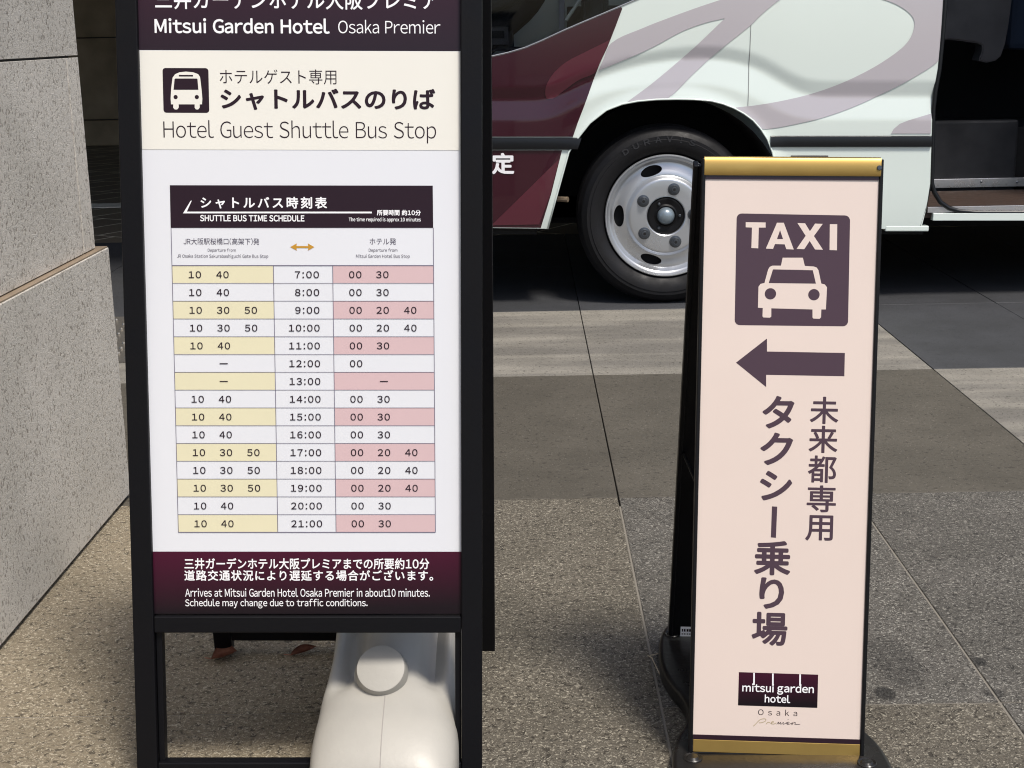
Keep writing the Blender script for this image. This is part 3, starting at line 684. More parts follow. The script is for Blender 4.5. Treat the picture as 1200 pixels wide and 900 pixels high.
def side_y(x, z):
    """depth of the pressed steel side at a point (smaller = further out)"""
    zu, zm, zl_ = (float(np.interp(x, _gxf, v)) for v in (_gu, _gm, _gl))
    y = 0.0
    if z > zu: y = .045*max(0, z-zu)**2
    elif z > zm: t = (zu-z)/(zu-zm); y = .013*t
    elif z > zl_: t = (zm-z)/(zm-zl_); y = .013-.017*t
    else: y = -.004
    if z < .5: y += .22*(.5-z)**2
    if z > 1.4: y += .02*(z-1.4)+.05*(z-1.4)**2
    if x < -.75: y += .9*(-.75-x)**2.2                 # nose rounds away
    r = math.hypot(x, z-.378)
    if r < .56 : y -= .010*sm(max(0, min(1, (.56-r)/.07)))
    return y
def cuts(bm, xs, zs):
    for x in xs: bmesh.ops.bisect_plane(bm, geom=bm.verts[:]+bm.edges[:]+bm.faces[:], plane_co=(x, 0, 0), plane_no=(1, 0, 0))
    for z in zs: bmesh.ops.bisect_plane(bm, geom=bm.verts[:]+bm.edges[:]+bm.faces[:], plane_co=(0, 0, z), plane_no=(0, 0, 1))
def drape(pts, off, dx=.03, dz=.012, th=0):
    bm = bmesh.new(); f = bm.faces.new([bm.verts.new((p[0], 0, p[1])) for p in pts])
    if f.normal.length == 0: f.normal_update()
    xs = [p[0] for p in pts]; zs_ = [p[1] for p in pts]
    nx = int((max(xs)-min(xs))/dx); nz = int((max(zs_)-min(zs_))/dz)
    dx, dz = (.025, .011) if dx < .05 else (dx, dz)          # one common grid, so layers of paint follow the same folds
    cuts(bm, [k*dx for k in range(math.ceil(min(xs)/dx), math.floor(max(xs)/dx)+1)], [k*dz for k in range(math.ceil(min(zs_)/dz), math.floor(max(zs_)/dz)+1)])
    bmesh.ops.triangulate(bm, faces=[f for f in bm.faces if len(f.verts) > 4])
    for f in bm.faces: f.normal_update()
    for f in bm.faces[:]:
        if f.normal.y > 0: f.normal_flip()
    for v in bm.verts: v.co.y = side_y(v.co.x, v.co.z)-off
    if th: 
        es = [e for e in bm.edges if e.is_boundary]; r = bmesh.ops.extrude_edge_only(bm, edges=es)
        for v in r['geom']:
            if isinstance(v, bmesh.types.BMVert): v.co.y += th
    bm.transform(BX); me = bpy.data.meshes.new('panel'); bm.to_mesh(me); bm.free(); return me
M_bw = mat('white_bus_paint', lin(218, 228, 222), .18, coat=.8, var=.02, scale=2)
M_mar = mat('maroon_bus_paint', (.034, .004, .011), .22, coat=.45, var=.05, scale=2)
M_mar2 = mat('light_maroon_bus_paint', (.085, .016, .028), .22, coat=.45)
M_mauve = mat('mauve_swoosh_paint', lin(182, 177, 182), .22, coat=.8)
M_trim = mat('black_side_moulding', (.003, .004, .006), .35)
M_dark2 = mat('dark_underbody', (.006, .006, .007), .9)
M_int = mat('dark_grey_interior_trim', (.013, .014, .018), .7, var=.1)
M_intg = mat('grey_seat_shell', (.07, .066, .07), .6, var=.1)
M_alu = mat('aluminium_tread', (.6, .6, .62), .3, metal=.9, var=.15, scale=30)
M_tread = mat('brown_step_mat', (.045, .027, .02), .6, var=.2, scale=20, bump=.3, bscale=200)
def glass_mat():
    m = mat('tinted_glass', (.45, .48, .5), .02); b = m.node_tree.nodes['Principled BSDF']; b.inputs['Transmission Weight'].default_value = 1; b.inputs['IOR'].default_value = 1.05; b.inputs['Coat Weight'].default_value = .6; return m
M_glass = glass_mat()
# side panel outline (front part): clockwise from the nose
win = [(560, 69), (570, 66.5), (590, 62), (610, 56), (630, 47.5), (650, 38), (675, 27), (700, 16.5), (722, 7), (745, -3)]
arch = [(640, 268), (650, 228), (663, 178), (669, 168), (676, 158), (687, 144), (706, 129), (724, 122), (742, 118.5), (764, 116.5), (787, 116), (808, 116.3), (828, 118), (842, 121.5), (855, 126.5), (867, 133), (878, 141), (887, 151), (895, 163), (901, 178), (906, 200), (911, 230), (916, 269)]
door = [(1078, 268), (1083, 245), (1087, 215), (1087.5, 170), (1088, 130), (1090, 108), (1094, 80), (1097, 40), (1100, 0)]
P = lambda l: [Bp(*p) for p in l]
def curve(pts, n=5, corner=.6):
    """round an outline through its points, keeping its sharp corners"""
    V = [Vector(p) for p in pts]; N_ = len(V); out = []
    def sharp(i): 
        a, b = (V[i]-V[i-1]), (V[(i+1) % N_]-V[i]); return a.length < 1e-9 or b.length < 1e-9 or a.normalized().dot(b.normalized()) < corner
    for i in range(N_):
        j = (i+1) % N_; b_, c_ = V[i], V[j]; a = V[i-1] if not sharp(i) else b_-(c_-b_); d = V[(j+1) % N_] if not sharp(j) else c_+(c_-b_)
        L_ = (c_-b_).length
        ta = (c_-a); tb = (d-b_); ta = ta.normalized()*L_ if ta.length else ta; tb = tb.normalized()*L_ if tb.length else tb
        for k in range(n):
            t = k/n; q = (2*t**3-3*t*t+1)*b_+(t**3-2*t*t+t)*ta+(-2*t**3+3*t*t)*c_+(t**3-t*t)*tb; out.append((q.x, q.y))
    return out
ZB, ZT = Bp(640, 268)[1], 1.46
nose_bot, nose_top = (NOSE, ZB+.01), (NOSE, .98)
da = P(door); dx_top = da[-1][0]+.012
ar = P(arch)
# smooth the wheel arch outline
outline = [nose_bot] + ar + da + [(dx_top, ZT)] + [(Bp(800, 0)[0], ZT)] + P(win)[::-1] + [(Bp(560, 69)[0]-.5, P(win)[0][1]-.02), nose_top]
body = link('body', drape(outline, 0, .025, .011, th=.02), bus, M_bw, smooth=38)
# maroon front, draped on the steel
bd = [(722.5, 10), (715, 31), (706, 55), (697, 75), (689, 98), (680, 124), (673, 143), (667.5, 160)]
mar = [(NOSE+.01, Bp(560, 160)[1]), (Bp(667.5, 160))] + P(bd[::-1])[1:] + [Bp(721, 8.3)] + P([(x, y+.7) for x, y in win[:-2]])[::-1] + [(Bp(560, 69)[0]-.49, P(win)[0][1]-.022), (NOSE+.01, .97)]
link('maroon_front', drape(mar, .0030, .025, .011), body, M_mar, smooth=38)
sk = [(NOSE+.01, ZB+.012), Bp(632, 267)] + P([(643, 228), (655, 176)]) + [(NOSE+.01, Bp(560, 176)[1])]
link('maroon_skirt', drape(sk, .0010, .025, .011), body, M_mar, smooth=38)
link('light_maroon_wedge', drape(P([(574, 264), (630, 263), (642, 228), (652, 186)]), .003, .025, .011), body, M_mar2)
link('light_maroon_lobe', drape(curve(P([(636, 116), (634, 110), (636, 98), (645, 84), (659, 72), (680, 61), (709, 46.5), (704, 58), (695.5, 78.5), (691, 86), (673, 94), (655, 107), (645, 115)])), .0050, .02, .011), body, M_mar2, smooth=38)
sw1 = [(710.5, 50.5), (747, 33), (780, 20), (813, 8), (837, 0), (862, -9), (925, -18), (913, -5), (900, 5), (886, 17), (873, 30), (840, 57), (807, 87), (777, 115.3), (760, 115.8), (742, 117.5), (730, 119.5), (760, 97), (800, 63), (843, 21.5), (820, 27), (793, 37), (760, 55), (727, 70), (696, 83), (701, 71)]
link('mauve_swoosh', drape(curve(P(sw1[::-1])), .0022, .02, .011), body, M_mauve, smooth=38)
sw2 = [(857, 126), (880, 123.5), (913, 118), (947, 110), (980, 98), (1013, 82), (1040, 65), (1057, 50), (1065, 33), (1063, 20), (1047, 7), (1027, -1), (1000, -8), (1000, -25), (1099, -25), (1098.5, 0), (1094.5, 66), (1092.5, 73), (1067, 90), (1030, 110), (997, 125), (963, 137), (930, 145), (900, 150.5), (888, 150.5), (878, 140.2), (867, 132)]
link('mauve_swoosh', drape(curve(P(sw2[::-1])), .0022, .02, .011), body, M_mauve, smooth=38)
link('mauve_swoosh', drape(P([(1040, 156.5), (1043, 151), (1050, 145), (1060, 141), (1087, 133), (1086.5, 156.5)]), .0022, .02, .011), body, M_mauve, smooth=38)
sx = Bp(873, 60)[0]
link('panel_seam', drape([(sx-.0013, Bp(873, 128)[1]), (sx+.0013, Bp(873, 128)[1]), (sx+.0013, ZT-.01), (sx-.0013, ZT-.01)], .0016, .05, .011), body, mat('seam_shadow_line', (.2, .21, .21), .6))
# window trims
def strip(pts, off, r, m, name, parent):
    bm = bmesh.new(); P3 = []
    for x, z in pts: P3.append((x, side_y(x, z)-off, z))
    tube(bm, P3, r, 8); link(name, bm2me(bm, xf=BX), parent, m, smooth=True)
wl2 = P(win)
dense = [(float(np.interp(t, range(len(wl2)), [p[0] for p in wl2])), float(np.interp(t, range(len(wl2)), [p[1] for p in wl2]))) for t in np.linspace(0, len(wl2)-1, 60)]
strip([(a, b+.002) for a, b in dense], .002, .0028, M_alu, 'window_trim', bus)
strip([(x, z) for x, z in P(arch)], .003, .0038, M_bw, 'arch_lip', bus)
# belt mouldings
for a, b, ya, yb in ((548, 679, 161, 175.5), (899, 1087, 158.5, 172)):
    x0, z1 = Bp(a, ya); x1, z0 = Bp(b, yb)
    if a == 548: x0 = NOSE+.12; z0 = Bp(620, 175.5)[1]; z1 = Bp(620, 161)[1]; x1 = Bp(673, 170)[0]
    else: z0 = Bp(990, 172.5)[1]; z1 = Bp(990, 159)[1]
    bm = bmesh.new(); n = 24; prof = [(0, z0), (-.010, z0+.004), (-.014, (z0+z1)/2), (-.010, z1-.004), (0, z1)]; rg = []
    for k in range(n+1):
        x = lerp(x0, x1, k/n); xx = [x]*5
        if a == 548 and k == n: xx = [x+(zz_-z0)*.32 for _, zz_ in prof]
        rg.append([bm.verts.new((xq, side_y(x, zz_)+yy_, zz_)) for xq, (yy_, zz_) in zip(xx, prof)])
    for A, B in zip(rg, rg[1:]):
        for k in range(4): bm.faces.new((A[k], A[k+1], B[k+1], B[k]))
    bm.faces.new(rg[0]); bm.faces.new(rg[-1]); link('side_moulding', bm2me(bm, xf=BX), bus, M_trim, smooth=40)
# 定 on the skirt
q0, q1 = Bp(573.3, 204), Bp(599.3, 179); me = text_box('定', q0[0], q0[1], q1[0], q1[1], side_y(q0[0], (q0[1]+q1[1])/2)-.004, BX, bold=.03)
link('lettering', me, body, M_wink)
# small flap handle above the taxi sign
q0, q1 = Bp(923, 189), Bp(967, 182); link('flap_recess', boxme(q0[0], -.0075, q0[1], q1[0], .004, q1[1], .0015, BX), bus, M_intg)
# towing bracket by the arch
q = Bp(660, 237); bm = bmesh.new(); tube(bm, [(q[0]-.03, .12, q[1]), (q[0]+.015, .10, q[1])], .012, 10); link('bracket', bm2me(bm, xf=BX), bus, M_brass)
# wheel housings, floor and underbody
def half_cyl(cx, r, y0, y1, m, name):
    bm = bmesh.new(); n = 28; A = []; B = []
    for k in range(n+1):
        a = math.radians(-12+204*k/n); A.append(bm.verts.new((cx+r*math.cos(a), y0, .378+r*math.sin(a)*1.0))); B.append(bm.verts.new((cx+r*math.cos(a), y1, .378+r*math.sin(a))))
    for k in range(n): bm.faces.new((A[k], A[k+1], B[k+1], B[k]))
    bm.faces.new(B); link(name, bm2me(bm, xf=BX), bus, m)
RW = 3.55
for cx in (0, RW): half_cyl(cx, .50, .012, .62, M_dark2, 'wheel_housing')
dxl, dxr = da[0][0]+.02, 2.06-.6+.62
BL = 5.9                                                        # tail of the bus
DR = 1.98                                                       # far jamb of the door (local x)
BWD = 2.0
link('underbody', boxme(.56, .05, .30, 1.1, BWD-.05, .40, 0, BX), bus, M_dark2)
link('underbody', boxme(NOSE+.2, .05, .30, -.56, BWD-.05, .40, 0, BX), bus, M_dark2)
link('underbody', boxme(1.1, .62, .26, RW-.56, BWD-.05, .40, 0, BX), bus, M_dark2)
link('underbody', boxme(RW+.56, .05, .30, BL-.05, BWD-.05, .40, 0, BX), bus, M_dark2)
link('underbody', boxme(-.56, .62, .30, .56, BWD-.62, .40, 0, BX), bus, M_dark2)
link('cabin_floor', boxme(NOSE+.15, .03, .93, 1.05, BWD-.04, .95, 0, BX), bus, M_dark2)
link('cabin_floor', boxme(1.05, .95, .66, BL-.05, BWD-.04, .68, 0, BX), bus, M_dark2)
link('cabin_floor', boxme(DR+.02, .03, .9, BL-.05, .95, .92, 0, BX), bus, M_dark2)
# rear part of the near side
ra_ = [(RW+.5*math.cos(math.radians(a)), .378+.5*math.sin(math.radians(a))) for a in range(184, -5, -8)]
outline2 = [(DR, ZB)] + [(RW-.51, ZB)] + ra_ + [(RW+.51, ZB), (BL, ZB+.05), (BL, ZT), (DR, ZT)]
link('rear_side', drape(outline2, 0, .06, .04, th=.02), bus, M_bw, smooth=38)
link('rear_side_moulding', boxme(DR+.01, -.014, .70, RW-.42, .0, .75, .003, BX), bus, M_trim)
# sill below the open door
s0 = Bp(1086, 258)[1]
zs1 = Bp(1150, 249.5)[1]; zs0 = Bp(1150, 258.5)[1]
link('door_sill', boxme(da[0][0]+.045, -.006, zs0, DR-.0, .03, zs1-.001, .002, BX), bus, M_bw)
# far side, ends, roof, windows
link('far_side', boxme(NOSE+.35, BWD-.02, .33, BL, BWD, 1.46, .005, BX), bus, M_bw)
bm = bmesh.new(); prof = [(NOSE+.0, .34), (NOSE-.06, .5), (NOSE-.05, .95), (NOSE+.12, 1.2), (NOSE+.38, 1.9), (NOSE+.62, 2.4)]
def nose_x(y, x): 
    e = min(y, BWD-y); return x+.35*max(0, (.35-e)/.35)**2
for nm, pr, m in (('front_panel', prof[:4], M_mar), ('windscreen', prof[3:], M_glass)):
    bm = bmesh.new(); G_ = [[bm.verts.new((nose_x(y, x), y, z)) for x, z in pr] for y in np.linspace(.06, BWD-.06, 15)]
    for A, B in zip(G_, G_[1:]):
        for k in range(len(pr)-1): bm.faces.new((A[k], A[k+1], B[k+1], B[k]))
    link(nm, bm2me(bm, xf=BX), bus, m, smooth=True)
link('rear_panel', boxme(BL-.02, .04, .36, BL, BWD-.03, 2.45, .01, BX), bus, M_bw)
bm = bmesh.new(); n = 14; A = []; B = []
for k in range(n+1):
    t = k/n; y = .075+(BWD-.15)*t; z = 2.36+.20*(1-abs(2*t-1)**3.2)
    A.append(bm.verts.new((NOSE+.62, y, z))); B.append(bm.verts.new((BL, y, z)))
for k in range(n): bm.faces.new((A[k], A[k+1], B[k+1], B[k]))
link('roof', bm2me(bm, xf=BX), bus, M_bw, smooth=True)
for yy in (.08, BWD-.10): link('roof_side', boxme(NOSE+.6, yy, 2.12, BL, yy+.03, 2.38, .005, BX), bus, M_bw)
# pillars and panes above the belt line (near side)
for xa, xb in ((Bp(790, 0)[0], Bp(790, 0)[0]+.07), (dx_top-.09, dx_top), (DR, DR+.08), (3.3, 3.36), (4.6, 4.66), (BL-.1, BL)):
    link('pillar', boxme(xa, .03, ZT-.002, xb, .07, 2.13, .004, BX), bus, M_bw)
for xa, xb in ((Bp(790, 0)[0]+.071, dx_top-.091), (DR+.081, 3.299), (3.361, 4.599), (4.661, BL-.101)):
    link('window_pane', boxme(xa, .045, ZT-.001, xb, .05, 2.12, 0, BX), bus, M_glass)
for xa in (NOSE+.6, .3, 1.7, 3.2, 4.7): link('far_pillar', boxme(xa, BWD-.06, 1.461, xa+.08, BWD-.03, 2.13, .004, BX), bus, M_int)
for xa, xb in ((NOSE+.69, .29), (.39, 1.69), (1.79, 3.19), (3.29, 4.69), (4.79, BL-.02)): link('far_window_pane', boxme(xa, BWD-.05, 1.461, xb, BWD-.045, 2.12, 0, BX), bus, mat('dark_privacy_glass', (.01, .012, .015), .05))
# driver-side quarter window (the one seen over the timetable sign)
pane = [(p[0], p[1]) for p in dense] + [(Bp(790, 0)[0], ZT+.02), (Bp(790, 0)[0], 2.12), (NOSE+.6, 2.12), (NOSE+.16, 1.25), (NOSE+.12, 1.0)]
bm = bmesh.new(); f = bm.faces.new([bm.verts.new((x, side_y(x, min(z, 1.4))+.012, z)) for x, z in pane]); bmesh.ops.triangulate(bm, faces=[f]); link('front_side_window', bm2me(bm, xf=BX), bus, M_glass)
# cabin interior seen through it
def ibox(name, px0, py0, px1, py1, Y, dep, m, bev=.004, parent=None):
    a, b = at_y(px0, py1, Y), at_y(px1, py0, Y); return link(name, boxme(a.x-.6, Y-BY, a.z, b.x-.6, Y-BY+dep, b.z, bev), parent or bus, m)
ibox('dashboard', 480, 8, 601, 62, 7.35, .25, M_int)
ibox('dashboard_trim', 500, 7.2, 601, 9.0, 7.345, .005, M_alu, 0)
ibox('dashboard_box', 566, 31, 596, 53, 7.33, .02, M_intg)
ibox('dashboard_screen', 577, 36, 591, 45, 7.325, .006, M_dark2, 0)
ibox('daylight_band', 655, -60, 660.5, 60, 7.7, .05, mat('pale_daylight_band', lin(215, 222, 238), .4))  # daylight glimpsed through the far window, painted as a pale solid strip
bm = bmesh.new(); tube(bm, [at_y(663, 24, 7.3)-bus.location, at_y(682, -4, 7.3)-bus.location, at_y(700, -40, 7.3)-bus.location], .009, 8); link('grab_rail', bm2me(bm), bus, mat('cream_grab_rail', lin(215, 220, 205), .35))
ibox('cab_partition', 664, 6, 760, 40, 7.6, .03, M_int)
# driver's seat
bm = bmesh.new(); a = at_y(604, 30, 7.45)-bus.location
box(bm, a.x-.08, a.y-.2, .95, a.x+.38, a.y+.25, 1.08); box(bm, a.x+.34, a.y-.2, 1.08, a.x+.46, a.y+.25, 1.75); bmesh.ops.bevel(bm, geom=bm.edges[:], offset=.03, segments=3, affect='EDGES')
link('driver_seat', bm2me(bm), bus, M_int, smooth=50)
# stairwell in the open doorway
Y1 = 6.05+.34
stz = Bp(1150, 248)[1]-.02
zfl = at_y(1150, 243, 6.06).z
link('step_floor', boxme(da[0][0]-.05, .02, stz-.03, DR+.0, .62, zfl+.002, 0), bus, M_tread)
Yr = at_z(1150, 219, zfl+.002).y-BY
link('step_edge', boxme(da[0][0]+.03, .004, zfl-.018, DR, .02, zfl+.006, .001), bus, M_alu)
za, zb_ = at_y(1150, 219, Yr+BY).z, at_y(1150, 208.5, Yr+BY).z
link('step_nosing', boxme(da[0][0]-.05, Yr-.02, za, DR+.1, Yr, zb_, .002), bus, M_alu)
zc_ = at_y(1150, 141, Yr+BY).z
link('step_riser', boxme(da[0][0]-.05, Yr+.001, za-.05, at_y(1194, 150, Yr+BY).x-.6, Yr+.05, zc_, .012), bus, M_int)
link('step_back', boxme(da[0][0]-.05, Yr+.06, .4, DR+.3, Yr+.09, zc_-.04, .0), bus, M_dark2)
for k in range(3):
    bm = bmesh.new(); p = at_y((1150, 1192, 1185)[k], (213, 213, 239)[k], Yr+BY-.021) - bus.location
    if k < 2: bmesh.ops.create_uvsphere(bm, u_segments=8, v_segments=6, radius=.006, matrix=Matrix.Translation(p))
    else: box(bm, p.x-.03, .3, zfl+.003, p.x+.4, .32, zfl+.008)
    link('tread_fixing', bm2me(bm), bus, M_alu)
# grey seat shell beyond the doorway
Ys = 7.0
shell = [(1085, -60), (1190, -60), (1186, 0), (1182, 30), (1178, 52), (1173, 66), (1167, 71), (1157, 73.5), (1147, 71), (1151, 60), (1151, 53), (1146, 50.5), (1112, 46), (1105, 47), (1102, 55), (1085, 55)]
sp_ = [at_y(x, y, Ys) for x, y in shell]
bm = bmesh.new(); f = bm.faces.new([bm.verts.new((p.x-.6, Ys-BY, p.z)) for p in sp_]); r = bmesh.ops.extrude_face_region(bm, geom=[f]); bmesh.ops.translate(bm, verts=[v for v in r['geom'] if isinstance(v, bmesh.types.BMVert)], vec=(0, .12, 0))
bmesh.ops.bevel(bm, geom=[e for e in bm.edges if abs(e.verts[0].co.y-e.verts[1].co.y) < .001], offset=.006, segments=2, affect='EDGES'); link('seat_shell', bm2me(bm), bus, M_intg, smooth=40)
link('seat_cushion', boxme(at_y(1178, 60, 7.3).x-.6, 1.2, 1.02, at_y(1178, 60, 7.3).x-.1, 1.65, 1.4, .03), bus, mat('navy_seat_fabric', (.02, .035, .07), .8))
link('interior_lining', boxme(.95, BWD-.075, .6, BL-.1, BWD-.065, 1.45, 0), bus, M_dark2)
# door seal
seal = P([(1101.5, -4), (1099, 40), (1096, 80), (1091.5, 108), (1089.5, 130), (1089.5, 170), (1089.5, 215), (1093, 226), (1100, 237), (1110, 244), (1122, 247.5), (1140, 249), (1200, 249)])
seal = [(dx_top+.008, 2.1)] + seal + [(DR-.01, Bp(1200, 249)[1]-.0), (DR-.01, 2.1)]
bm = bmesh.new(); tube(bm, [(x, .004, z) for x, z in seal], .010, 8); link('door_seal', bm2me(bm, xf=BX), bus, M_trim, smooth=True)
fe = P([(1076, 268), (1082.5, 245), (1087.5, 215), (1088.5, 170), (1088.5, 130), (1091, 108), (1095, 80), (1098, 40), (1101, -4)])
bm = bmesh.new(); tube(bm, [(x, side_y(x, z)+.006, z) for x, z in fe], .0065, 8); link('door_edge_seal', bm2me(bm, xf=BX), bus, M_trim, smooth=True)
q0 = Bp(1036, 268); q1 = Bp(1086, 258)
link('skirt_bracket', boxme(q0[0], .0, q0[1]-.012, q1[0]+.005, .05, q0[1]+.012, .004, BX), bus, M_bw)
# sliding door pushed back along the side
sdoor = link('open_door', boxme(DR+.03, -.10, .40, DR+.95, -.065, 2.2, .01, BX), bus, M_bw)
link('door_window', boxme(DR+.12, -.104, 1.35, DR+.86, -.101, 2.05, .0, BX), sdoor, mat('door_glass', (.01, .012, .015), .05))

# ---- wheels
M_tyre = mat('tyre_rubber', (.006, .006, .0075), .55, spec=.3, var=.25, scale=16, bump=.2, bscale=120)
M_rim = mat('silver_painted_rim', (.52, .54, .57), .3, metal=.75, var=.03, scale=6)
M_chrome = mat('bolt_steel', (.10, .11, .125), .35, metal=.8)
RT, RR = .380, .262
def wheel(cx, zoff, first):
    w = empty('wheel'); w.parent = bus; w.location = (cx, .045, RT+zoff)
    tp = [(.262, .02), (.268, -.004), (.285, -.020), (.31, -.028), (.325, -.029), (.327, -.026), (.34, -.026), (.342, -.023), (.358, -.014), (.366, -.004), (.370, .01), (.378, .02), (.380, .045), (.380, .07), (.374, .071), (.374, .078), (.380, .079), (.380, .105), (.374, .106), (.374, .113), (.380, .114), (.380, .14), (.374, .141), (.374, .148), (.380, .149), (.3795, .19), (.370, .22), (.31, .235), (.262, .21)]
    me = bm2me(lathe(tp, 96)); ty = link('tyre', me, w, M_tyre, smooth=30)
    if first:
        for k, ch in enumerate('DURAVIS'):
            a = math.radians(122-k*8.5); m_ = text_box(ch, -.013 if ch != 'I' else -.004, .315, .013 if ch != 'I' else .004, .340, -.0300, Matrix.Rotation(-(a-math.pi/2), 4, 'Y'), bold=.03)
            link('raised_letter', m_, ty, mat('raised_rubber', (.018, .018, .021), .5) if k == 0 else bpy.data.materials['raised_rubber'])
    # disc with five oval hand holes
    prof = [(.262, -.008), (.259, -.012), (.255, -.012), (.251, -.006), (.247, .002), (.240, .006), (.236, .016), (.228, .028)]
    rs = list(np.linspace(.226, .172, 19)); prof += [(r, .030-.016*sm((.226-r)/.054)) for r in rs] + [(.167, .010), (.161, .001), (.156, -.003), (.150, -.004), (.12, -.004), (.086, -.004), (.082, -.001), (.080, .006), (.080, .05)]
    seg = 240; bm = lathe(prof, seg); hc = .200
    def e_of(v):
        r = math.hypot(v.co.x, v.co.z); a = math.atan2(v.co.z, v.co.x); best = 9; bc = None
        for k in range(5):
            ac = math.radians(36+72*k); d = (a-ac+math.pi) % (2*math.pi)-math.pi; e = math.hypot(d*r/.047, (r-hc)/.0215)
            if e < best: best = e; bc = (ac, d, r)
        return best, bc
    E = {v: e_of(v) for v in bm.verts}
    dead = [f for f in bm.faces if all(.17 < math.hypot(v.co.x, v.co.z) < .232 for v in f.verts) and sum(E[v][0] for v in f.verts)/4 < 1]
    ds = set(dead); edge = {v for f in dead for v in f.verts if any(g_ not in ds for g_ in v.link_faces)}
    bmesh.ops.delete(bm, geom=dead, context='FACES')
    for v in edge:
        if not v.is_valid: continue
        e, (ac, d, r) = E[v]; s_ = 1/max(e, .01); d2, r2 = d*r*s_/hc, hc+(r-hc)*s_
        a = ac+d2; v.co.x, v.co.z = r2*math.cos(a), r2*math.sin(a); v.co.y = float(np.interp(-r2, [-p[0] for p in prof[:-1]], [p[1] for p in prof[:-1]]))
    es = [e for e in bm.edges if e.is_boundary and .16 < math.hypot(e.verts[0].co.x, e.verts[0].co.z) < .24]
    r_ = bmesh.ops.extrude_edge_only(bm, edges=es)
    for g_ in r_['geom']:
        if isinstance(g_, bmesh.types.BMVert): g_.co.y += .012
    rim = link('rim', bm2me(bm), w, M_rim, smooth=35)
    link('brake_drum', bm2me(lathe([(0, .055), (.255, .055), (.258, .2), (0, .2)], 40)), w, M_dark2)
    for k in range(5):
        a = math.radians(72*k+2); M_ = Matrix.Translation((.118*math.cos(a), 0, .118*math.sin(a)))
        bm = lathe([(0, -.026), (.010, -.026), (.0115, -.024), (.0115, -.019), (.017, -.019), (.0185, -.017), (.0185, -.009), (.026, -.0075), (.026, -.0035)], 18); link('wheel_bolt', bm2me(bm, xf=M_), rim, M_chrome, smooth=30)
        bm = lathe([(0, -.0264), (.006, -.0264)], 16); link('bolt_recess', bm2me(bm, xf=M_), rim, M_dark2)
    bm = lathe([(.079, .03), (.079, .006), (.072, .002), (.05, .004), (.043, .0), (.040, .004), (0, .004)], 48); hub = link('hub', bm2me(bm), w, M_blackp, smooth=35)
    for k in range(3):
        a = math.radians(120*k); M_ = Matrix.Translation((.059*math.cos(a), 0, .059*math.sin(a)))
        link('hub_bolt', bm2me(lathe([(0, -.006), (.004, -.006), (.006, -.004), (.006, .004)], 12), xf=M_), hub, M_chrome, smooth=30)
    bm = lathe([(0, -.030), (.012, -.029), (.024, -.024), (.032, -.015), (.036, -.004), (.037, .004)], 36); link('hub_cap', bm2me(bm), w, mat('blue_grey_cap', (.22, .27, .31), .3, metal=.4) if first else bpy.data.materials['blue_grey_cap'], smooth=True)
    return w
wheel(0, 0, True); wheel(RW, -.0, False)
for cx in (0, RW):          # far side wheels, plain tyre seen only under the floor
    w = empty('wheel'); w.parent = bus; w.location = (cx, BWD-.05, RT)
    link('tyre', bm2me(lathe([(0, 0), (.36, 0), (.38, -.03), (.38, -.19), (.36, -.21), (0, -.21)], 48)), w, M_tyre, smooth=30)

